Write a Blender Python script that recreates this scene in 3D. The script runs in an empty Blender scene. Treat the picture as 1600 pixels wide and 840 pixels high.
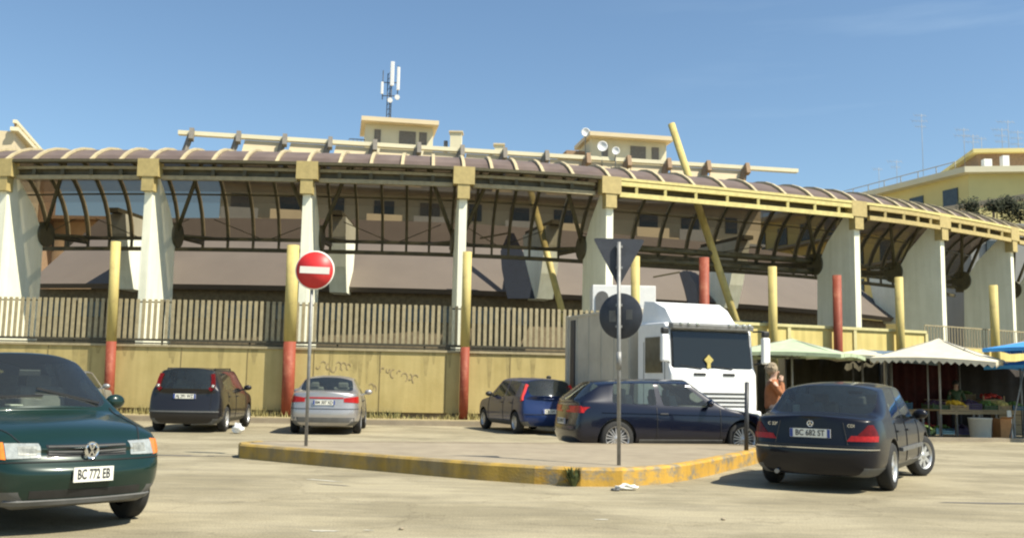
import bpy, bmesh, math, random
from mathutils import Vector, Matrix
from mathutils.bvhtree import BVHTree
R = math.radians
random.seed(7)
scn = bpy.context.scene
col = scn.collection

# ------------------------------------------------------------------ camera
FPX = 1500.0
PITCH = math.atan(177 / 1500.0)
ROLL = R(1.1)
EYE = Vector((0, 0, 1.33))
cF = Vector((0, math.cos(PITCH), math.sin(PITCH)))
cU0 = Vector((0, -math.sin(PITCH), math.cos(PITCH)))
cR0 = Vector((1, 0, 0))
cR = cR0 * math.cos(ROLL) + cU0 * math.sin(ROLL)
cU = cU0 * math.cos(ROLL) - cR0 * math.sin(ROLL)
cam_d = bpy.data.cameras.new('camera')
cam_d.sensor_width = 36
cam_d.lens = FPX / 1600 * 36
cam_d.clip_start = 0.1
cam_d.clip_end = 2000
cam = bpy.data.objects.new('camera', cam_d)
col.objects.link(cam)
cam.matrix_world = Matrix.Translation(EYE) @ Matrix((cR, cU, -cF)).transposed().to_4x4()
scn.camera = cam

# ------------------------------------------------------------------ sky, sun, exposure
SUN_AZ = R(60)      # towards the right of the direction behind the camera
SUN_EL = R(53)
sun_dir = Vector((math.sin(SUN_AZ) * math.cos(SUN_EL), -math.cos(SUN_AZ) * math.cos(SUN_EL), math.sin(SUN_EL)))
world = bpy.data.worlds.new('World')
scn.world = world
world.use_nodes = True
wn, wl = world.node_tree.nodes, world.node_tree.links
wn.clear()
sky = wn.new('ShaderNodeTexSky')
sky.sky_type = 'NISHITA'
sky.sun_disc = False
sky.sun_elevation = SUN_EL
sky.sun_rotation = math.atan2(sun_dir.x, sun_dir.y)
sky.air_density = 1.0
sky.dust_density = 0.7
sky.ozone_density = 1.6
wtc = wn.new('ShaderNodeTexCoord')
wmap = wn.new('ShaderNodeMapping')
wmap.inputs['Scale'].default_value = (1.2, 1.2, 9.0)
wno = wn.new('ShaderNodeTexNoise')
wno.inputs['Scale'].default_value = 3.2
wno.inputs['Detail'].default_value = 6
wra = wn.new('ShaderNodeValToRGB')
wra.color_ramp.elements[0].position = 0.55
wra.color_ramp.elements[0].color = (0, 0, 0, 1)
wra.color_ramp.elements[1].position = 0.8
wra.color_ramp.elements[1].color = (0.13, 0.13, 0.13, 1)
wsep = wn.new('ShaderNodeSeparateXYZ')
wr2 = wn.new('ShaderNodeMapRange')
wr2.inputs['From Min'].default_value = 0.05
wr2.inputs['From Max'].default_value = 0.45
wmul = wn.new('ShaderNodeMath')
wmul.operation = 'MULTIPLY'
wmix = wn.new('ShaderNodeMixRGB')
wmix.inputs['Color2'].default_value = (7.5, 8.0, 8.6, 1)
wbg = wn.new('ShaderNodeBackground')
wbg.inputs['Strength'].default_value = 0.100
wout = wn.new('ShaderNodeOutputWorld')
wl.new(wtc.outputs['Generated'], wmap.inputs['Vector'])
wl.new(wmap.outputs['Vector'], wno.inputs['Vector'])
wl.new(wno.outputs['Fac'], wra.inputs['Fac'])
wl.new(wtc.outputs['Generated'], wsep.inputs['Vector'])
wl.new(wsep.outputs['X'], wr2.inputs['Value'])
wl.new(wra.outputs['Color'], wmul.inputs[0])
wl.new(wr2.outputs['Result'], wmul.inputs[1])
wl.new(wmul.outputs['Value'], wmix.inputs['Fac'])
wl.new(sky.outputs['Color'], wmix.inputs['Color1'])
wtint = wn.new('ShaderNodeMixRGB')
wtint.blend_type = 'MULTIPLY'
wtint.inputs['Fac'].default_value = 1
wtint.inputs['Color2'].default_value = (0.88, 0.98, 0.99, 1)
wl.new(wmix.outputs['Color'], wtint.inputs['Color1'])
wl.new(wtint.outputs['Color'], wbg.inputs['Color'])
wl.new(wbg.outputs['Background'], wout.inputs['Surface'])
sun_d = bpy.data.lights.new('sun', 'SUN')
sun_d.energy = 5.0
sun_d.angle = R(0.5)
sun_d.color = (1.0, 0.93, 0.78)
sun = bpy.data.objects.new('sun', sun_d)
col.objects.link(sun)
sun.rotation_euler = (-sun_dir).to_track_quat('-Z', 'Y').to_euler()
scn.view_settings.view_transform = 'Standard'
scn.view_settings.look = 'None'
scn.view_settings.exposure = 0.66
scn.view_settings.gamma = 1
scn.view_settings.use_curve_mapping = False
scn.cycles.pixel_filter_type = 'BLACKMAN_HARRIS'
scn.cycles.filter_width = 2.2

# ------------------------------------------------------------------ helpers
def ray(x, y):
    return cF + cR * ((x - 800) / FPX) + cU * ((420 - y) / FPX)
def at_z(x, y, z):
    d = ray(x, y); k = (z - EYE.z) / d.z
    return EYE + d * k
def at_y(x, y, Y):
    d = ray(x, y)
    return EYE + d * (Y / d.y)

def tag(o, label=None, cat=None, group=None, kind=None):
    if label: o['label'] = label
    if cat: o['category'] = cat
    if group: o['group'] = group
    if kind: o['kind'] = kind
    return o
def empty(name, loc=(0, 0, 0), rz=0, label=None, cat=None, group=None):
    o = bpy.data.objects.new(name, None)
    o.empty_display_size = 0.2
    col.objects.link(o)
    o.location = loc
    o.rotation_euler = (0, 0, rz)
    return tag(o, label, cat, group)
def link(name, me, parent=None, loc=None):
    o = bpy.data.objects.new(name, me)
    col.objects.link(o)
    if parent: o.parent = parent
    if loc is not None: o.location = loc
    return o

class MB:
    def __init__(s): s.v = []; s.f = []; s.sm = []
    def add(s, vs, fs, smooth=False):
        b = len(s.v)
        s.v += [Vector(v) for v in vs]
        s.f += [tuple(i + b for i in f) for f in fs]
        s.sm += [smooth] * len(fs)
        return s
    def box(s, c, d, rz=0, rot=None):
        c = Vector(c); h = Vector(d) / 2
        m = rot.to_3x3() if rot else Matrix.Rotation(rz, 3, 'Z')
        vs = [c + m @ Vector((x * h.x, y * h.y, z * h.z)) for x in (-1, 1) for y in (-1, 1) for z in (-1, 1)]
        return s.add(vs, [(0, 1, 3, 2), (4, 6, 7, 5), (0, 4, 5, 1), (2, 3, 7, 6), (0, 2, 6, 4), (1, 5, 7, 3)])
    def bar(s, p, q, w, h, up=(0, 0, 1)):
        p = Vector(p); q = Vector(q); d = (q - p).normalized()
        u = Vector(up); si = d.cross(u)
        if si.length < 1e-4: si = d.cross(Vector((1, 0, 0)))
        si.normalize(); u = si.cross(d).normalized()
        vs = [a + si * (x * w / 2) + u * (y * h / 2) for a in (p, q) for x, y in ((-1, -1), (1, -1), (1, 1), (-1, 1))]
        return s.add(vs, [(3, 2, 1, 0), (4, 5, 6, 7), (0, 1, 5, 4), (1, 2, 6, 5), (2, 3, 7, 6), (3, 0, 4, 7)])
    def tube(s, p, q, r, r2=None, n=12, cap=True):
        p = Vector(p); q = Vector(q); r2 = r if r2 is None else r2
        d = (q - p).normalized(); a = d.orthogonal().normalized(); b = d.cross(a)
        vs = []
        for c, rr in ((p, r), (q, r2)):
            for k in range(n):
                t = 2 * math.pi * k / n
                vs.append(c + (a * math.cos(t) + b * math.sin(t)) * rr)
        s.add(vs, [(k, (k + 1) % n, n + (k + 1) % n, n + k) for k in range(n)], True)
        if cap:
            s.add(vs[:n], [tuple(range(n - 1, -1, -1))]); s.add(vs[n:], [tuple(range(n))])
        return s
    def path(s, pts, r, n=8):
        for a, b in zip(pts[:-1], pts[1:]): s.tube(a, b, r, n=n)
        return s
    def prism(s, poly, axis_vec, origin=(0, 0, 0)):
        a = [Vector(p) + Vector(origin) for p in poly]; b = [p + Vector(axis_vec) for p in a]
        n = len(a)
        s.add(a + b, [tuple(range(n))[::-1], tuple(range(n, 2 * n))] + [(k, (k + 1) % n, n + (k + 1) % n, n + k) for k in range(n)])
        return s
    def lathe(s, prof, axis='Y', c=(0, 0, 0), n=28):
        c = Vector(c); vs = []
        for (r, h) in prof:
            for k in range(n):
                t = 2 * math.pi * k / n; x = r * math.cos(t); z = r * math.sin(t)
                vs.append(c + (Vector((x, h, z)) if axis == 'Y' else Vector((x, z, h))))
        fs = []
        for i in range(len(prof) - 1):
            for k in range(n):
                fs.append((i * n + k, i * n + (k + 1) % n, (i + 1) * n + (k + 1) % n, (i + 1) * n + k))
        return s.add(vs, fs, True)
    def sphere(s, c, r, sc=(1, 1, 1), n=12, m=8):
        c = Vector(c); vs = []; fs = []
        for i in range(m + 1):
            th = math.pi * i / m
            for k in range(n):
                t = 2 * math.pi * k / n
                vs.append(c + Vector((math.sin(th) * math.cos(t) * sc[0], math.sin(th) * math.sin(t) * sc[1], math.cos(th) * sc[2])) * r)
        for i in range(m):
            for k in range(n):
                fs.append((i * n + k, i * n + (k + 1) % n, (i + 1) * n + (k + 1) % n, (i + 1) * n + k))
        return s.add(vs, fs, True)
    def build(s, name, mat, parent=None, world=False, bevel=0, label=None):
        off = Vector((0, 0, 0))
        if world and parent: off = parent.location
        bm = bmesh.new()
        vv = [bm.verts.new(v - off) for v in s.v]
        for f, sm in zip(s.f, s.sm):
            try:
                fc = bm.faces.new([vv[i] for i in f]); fc.smooth = sm
            except ValueError: pass
        bmesh.ops.remove_doubles(bm, verts=bm.verts, dist=1e-5)
        bmesh.ops.recalc_face_normals(bm, faces=bm.faces)
        me = bpy.data.meshes.new(name); bm.to_mesh(me); bm.free()
        if mat: me.materials.append(mat)
        o = link(name, me, parent)
        if bevel:
            md = o.modifiers.new('bevel', 'BEVEL'); md.width = bevel; md.segments = 2; md.limit_method = 'ANGLE'
        if label: o['label'] = label
        return o

def text_mesh(txt, size, mat, name, parent, M, extrude=0.002):
    cu = bpy.data.curves.new(name, 'FONT'); cu.body = txt; cu.size = size; cu.extrude = extrude
    cu.align_x = 'CENTER'; cu.align_y = 'CENTER'; cu.resolution_u = 3; cu.offset = size * 0.012
    t = bpy.data.objects.new('tmp', cu); col.objects.link(t)
    dg = bpy.context.evaluated_depsgraph_get()
    me = bpy.data.meshes.new_from_object(t.evaluated_get(dg))
    bpy.data.objects.remove(t); bpy.data.curves.remove(cu)
    me.transform(M)
    me.materials.clear(); me.materials.append(mat)
    return link(name, me, parent)

# ------------------------------------------------------------------ materials
def mat(name, c, rough=0.6, metal=0.0, var=0.15, scale=6.0, bump=0.0, bscale=40.0, coat=0.0, c2=None, stretch=(1, 1, 1), spec=0.5):
    m = bpy.data.materials.new(name); m.use_nodes = True
    n, l = m.node_tree.nodes, m.node_tree.links
    b = n['Principled BSDF']
    b.inputs['Roughness'].default_value = rough
    b.inputs['Metallic'].default_value = metal
    b.inputs['Coat Weight'].default_value = coat
    b.inputs['Coat Roughness'].default_value = 0.06
    b.inputs['Specular IOR Level'].default_value = spec
    tc = n.new('ShaderNodeTexCoord'); mp = n.new('ShaderNodeMapping'); mp.inputs['Scale'].default_value = stretch
    l.new(tc.outputs['Object'], mp.inputs['Vector'])
    no = n.new('ShaderNodeTexNoise'); no.inputs['Scale'].default_value = scale; no.inputs['Detail'].default_value = 7; no.inputs['Roughness'].default_value = 0.62
    l.new(mp.outputs['Vector'], no.inputs['Vector'])
    ra = n.new('ShaderNodeValToRGB')
    c2 = c2 or tuple(x * (1 - var) for x in c)
    c1 = tuple(min(1, x * (1 + var * 0.5)) for x in c)
    ra.color_ramp.elements[0].position = 0.33; ra.color_ramp.elements[0].color = (*c2, 1)
    ra.color_ramp.elements[1].position = 0.66; ra.color_ramp.elements[1].color = (*c1, 1)
    l.new(no.outputs['Fac'], ra.inputs['Fac']); l.new(ra.outputs['Color'], b.inputs['Base Color'])
    if bump:
        n2 = n.new('ShaderNodeTexNoise'); n2.inputs['Scale'].default_value = bscale; n2.inputs['Detail'].default_value = 5
        l.new(mp.outputs['Vector'], n2.inputs['Vector'])
        bp = n.new('ShaderNodeBump'); bp.inputs['Strength'].default_value = bump; bp.inputs['Distance'].default_value = 0.02
        l.new(n2.outputs['Fac'], bp.inputs['Height']); l.new(bp.outputs['Normal'], b.inputs['Normal'])
    return m

def glass_mat(name, tint=(0.35, 0.42, 0.38), ior=1.5, gloss=(0.9, 0.95, 1.0)):
    m = bpy.data.materials.new(name); m.use_nodes = True
    n, l = m.node_tree.nodes, m.node_tree.links; n.clear()
    o = n.new('ShaderNodeOutputMaterial'); t = n.new('ShaderNodeBsdfTransparent'); t.inputs[0].default_value = (*tint, 1)
    g = n.new('ShaderNodeBsdfGlossy'); g.inputs[0].default_value = (*gloss, 1); g.inputs['Roughness'].default_value = 0.03
    f = n.new('ShaderNodeFresnel'); f.inputs[0].default_value = ior
    no = n.new('ShaderNodeTexNoise'); no.inputs['Scale'].default_value = 3
    bp = n.new('ShaderNodeBump'); bp.inputs['Strength'].default_value = 0.03; l.new(no.outputs['Fac'], bp.inputs['Height']); l.new(bp.outputs['Normal'], g.inputs['Normal'])
    df = n.new('ShaderNodeBsdfDiffuse'); df.inputs[0].default_value = (0.30, 0.33, 0.30, 1); md = n.new('ShaderNodeMixShader'); md.inputs[0].default_value = 0.05; l.new(t.outputs[0], md.inputs[1]); l.new(df.outputs[0], md.inputs[2])
    mx = n.new('ShaderNodeMixShader'); l.new(f.outputs[0], mx.inputs[0]); l.new(md.outputs[0], mx.inputs[1]); l.new(g.outputs[0], mx.inputs[2]); l.new(mx.outputs[0], o.inputs[0])
    return m

def smoke_panel_mat():
    # dusty smoked polycarbonate: part see-through, part chalky surface
    m = bpy.data.materials.new('smoked_polycarbonate'); m.use_nodes = True
    n, l = m.node_tree.nodes, m.node_tree.links; n.clear()
    o = n.new('ShaderNodeOutputMaterial'); t = n.new('ShaderNodeBsdfTransparent'); t.inputs[0].default_value = (0.40, 0.36, 0.31, 1)
    d = n.new('ShaderNodeBsdfPrincipled'); d.inputs['Roughness'].default_value = 0.5; d.inputs['Specular IOR Level'].default_value = 0.3
    no = n.new('ShaderNodeTexNoise'); no.inputs['Scale'].default_value = 1.3; no.inputs['Detail'].default_value = 6
    tc = n.new('ShaderNodeTexCoord'); l.new(tc.outputs['Object'], no.inputs['Vector'])
    ra = n.new('ShaderNodeValToRGB'); ra.color_ramp.elements[0].color = (0.15, 0.112, 0.095, 1); ra.color_ramp.elements[1].color = (0.215, 0.165, 0.14, 1)
    ra.color_ramp.elements[0].position = 0.3; ra.color_ramp.elements[1].position = 0.7
    l.new(no.outputs['Fac'], ra.inputs['Fac']); l.new(ra.outputs['Color'], d.inputs['Base Color'])
    # the dust lies on the outer, upward side: denser the more the sheet faces the sky
    g = n.new('ShaderNodeNewGeometry'); sp = n.new('ShaderNodeSeparateXYZ'); l.new(g.outputs['True Normal'], sp.inputs[0])
    ab = n.new('ShaderNodeMath'); ab.operation = 'ABSOLUTE'; l.new(sp.outputs['Z'], ab.inputs[0])
    mr = n.new('ShaderNodeMapRange'); mr.inputs['From Min'].default_value = 0.55; mr.inputs['From Max'].default_value = 0.85
    mr.inputs['To Min'].default_value = 0.12; mr.inputs['To Max'].default_value = 0.85
    l.new(ab.outputs[0], mr.inputs['Value'])
    mx = n.new('ShaderNodeMixShader'); l.new(mr.outputs['Result'], mx.inputs[0]); l.new(t.outputs[0], mx.inputs[1]); l.new(d.outputs[0], mx.inputs[2]); l.new(mx.outputs[0], o.inputs[0])
    return m

def asphalt_mat():
    m = bpy.data.materials.new('worn_asphalt'); m.use_nodes = True
    n, l = m.node_tree.nodes, m.node_tree.links; b = n['Principled BSDF']; b.inputs['Roughness'].default_value = 0.9
    b.inputs['Specular IOR Level'].default_value = 0.25
    tc = n.new('ShaderNodeTexCoord')
    def noise(sc, st=(1, 1, 1), det=8, ro=0.65):
        mp = n.new('ShaderNodeMapping'); mp.inputs['Scale'].default_value = st; l.new(tc.outputs['Object'], mp.inputs['Vector'])
        no = n.new('ShaderNodeTexNoise'); no.inputs['Scale'].default_value = sc; no.inputs['Detail'].default_value = det; no.inputs['Roughness'].default_value = ro
        l.new(mp.outputs['Vector'], no.inputs['Vector']); return no
    a = noise(0.35, (1, 1.6, 1)); bb = noise(2.2, (0.35, 1.8, 1)); c = noise(60, det=3)
    ra = n.new('ShaderNodeValToRGB'); ra.color_ramp.elements[0].color = (0.245, 0.215, 0.145, 1); ra.color_ramp.elements[1].color = (0.345, 0.305, 0.212, 1)
    ra.color_ramp.elements[0].position = 0.42; ra.color_ramp.elements[1].position = 0.58; l.new(a.outputs['Fac'], ra.inputs['Fac'])
    r2 = n.new('ShaderNodeValToRGB'); r2.color_ramp.elements[0].color = (0.82, 0.82, 0.83, 1); r2.color_ramp.elements[1].color = (1.08, 1.07, 1.04, 1)
    r2.color_ramp.elements[0].position = 0.3; r2.color_ramp.elements[1].position = 0.6; l.new(bb.outputs['Fac'], r2.inputs['Fac'])
    r3 = n.new('ShaderNodeValToRGB'); r3.color_ramp.elements[0].color = (0.7, 0.7, 0.7, 1); r3.color_ramp.elements[1].color = (1.25, 1.25, 1.22, 1)
    r3.color_ramp.elements[0].position = 0.35; r3.color_ramp.elements[1].position = 0.65; l.new(c.outputs['Fac'], r3.inputs['Fac'])
    # cracks and tar seams
    vo = n.new('ShaderNodeTexVoronoi'); vo.feature = 'DISTANCE_TO_EDGE'; vo.inputs['Scale'].default_value = 0.42
    nn = noise(1.6, det=5); ad = n.new('ShaderNodeMixRGB'); ad.blend_type = 'ADD'; ad.inputs[0].default_value = 0.9
    l.new(tc.outputs['Object'], ad.inputs[1]); l.new(nn.outputs['Color'], ad.inputs[2]); l.new(ad.outputs[0], vo.inputs['Vector'])
    r4 = n.new('ShaderNodeValToRGB'); r4.color_ramp.elements[0].color = (0.8, 0.79, 0.78, 1); r4.color_ramp.elements[1].color = (1, 1, 1, 1)
    r4.color_ramp.elements[0].position = 0.0; r4.color_ramp.elements[1].position = 0.012; l.new(vo.outputs['Distance'], r4.inputs['Fac'])
    prev = ra.outputs['Color']
    for x in (r2, r3, r4):
        mu = n.new('ShaderNodeMixRGB'); mu.blend_type = 'MULTIPLY'; mu.inputs[0].default_value = 1
        l.new(prev, mu.inputs[1]); l.new(x.outputs['Color'], mu.inputs[2]); prev = mu.outputs['Color']
    l.new(prev, b.inputs['Base Color'])
    bp = n.new('ShaderNodeBump'); bp.inputs['Strength'].default_value = 0.35; bp.inputs['Distance'].default_value = 0.01
    l.new(c.outputs['Fac'], bp.inputs['Height']); l.new(bp.outputs['Normal'], b.inputs['Normal'])
    return m

def patch_mat(name, ca, cb, scale, p0, p1, rough=0.85, stretch=(1, 1, 1), streak=None):
    """two-colour worn surface with sharp-ish patches and optional vertical streaks"""
    m = bpy.data.materials.new(name); m.use_nodes = True
    n, l = m.node_tree.nodes, m.node_tree.links; b = n['Principled BSDF']; b.inputs['Roughness'].default_value = rough
    b.inputs['Specular IOR Level'].default_value = 0.3
    tc = n.new('ShaderNodeTexCoord'); mp = n.new('ShaderNodeMapping'); mp.inputs['Scale'].default_value = stretch; l.new(tc.outputs['Object'], mp.inputs['Vector'])
    no = n.new('ShaderNodeTexNoise'); no.inputs['Scale'].default_value = scale; no.inputs['Detail'].default_value = 8; no.inputs['Roughness'].default_value = 0.7
    l.new(mp.outputs['Vector'], no.inputs['Vector'])
    ra = n.new('ShaderNodeValToRGB'); ra.color_ramp.elements[0].color = (*ca, 1); ra.color_ramp.elements[1].color = (*cb, 1)
    ra.color_ramp.elements[0].position = p0; ra.color_ramp.elements[1].position = p1; l.new(no.outputs['Fac'], ra.inputs['Fac'])
    prev = ra.outputs['Color']
    if streak:
        mp2 = n.new('ShaderNodeMapping'); mp2.inputs['Scale'].default_value = (1, 1, 0.08); l.new(tc.outputs['Object'], mp2.inputs['Vector'])
        n2 = n.new('ShaderNodeTexNoise'); n2.inputs['Scale'].default_value = 5; n2.inputs['Detail'].default_value = 6; l.new(mp2.outputs['Vector'], n2.inputs['Vector'])
        r2 = n.new('ShaderNodeValToRGB'); r2.color_ramp.elements[0].color = (streak, streak, streak * .97, 1); r2.color_ramp.elements[1].color = (1.06, 1.06, 1.06, 1)
        r2.color_ramp.elements[0].position = 0.35; r2.color_ramp.elements[1].position = 0.62; l.new(n2.outputs['Fac'], r2.inputs['Fac'])
        mu = n.new('ShaderNodeMixRGB'); mu.blend_type = 'MULTIPLY'; mu.inputs[0].default_value = 1
        l.new(prev, mu.inputs[1]); l.new(r2.outputs['Color'], mu.inputs[2]); prev = mu.outputs['Color']
    l.new(prev, b.inputs['Base Color'])
    n3 = n.new('ShaderNodeTexNoise'); n3.inputs['Scale'].default_value = 30; l.new(tc.outputs['Object'], n3.inputs['Vector'])
    bp = n.new('ShaderNodeBump'); bp.inputs['Strength'].default_value = 0.2; bp.inputs['Distance'].default_value = 0.02
    l.new(n3.outputs['Fac'], bp.inputs['Height']); l.new(bp.outputs['Normal'], b.inputs['Normal'])
    return m

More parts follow.
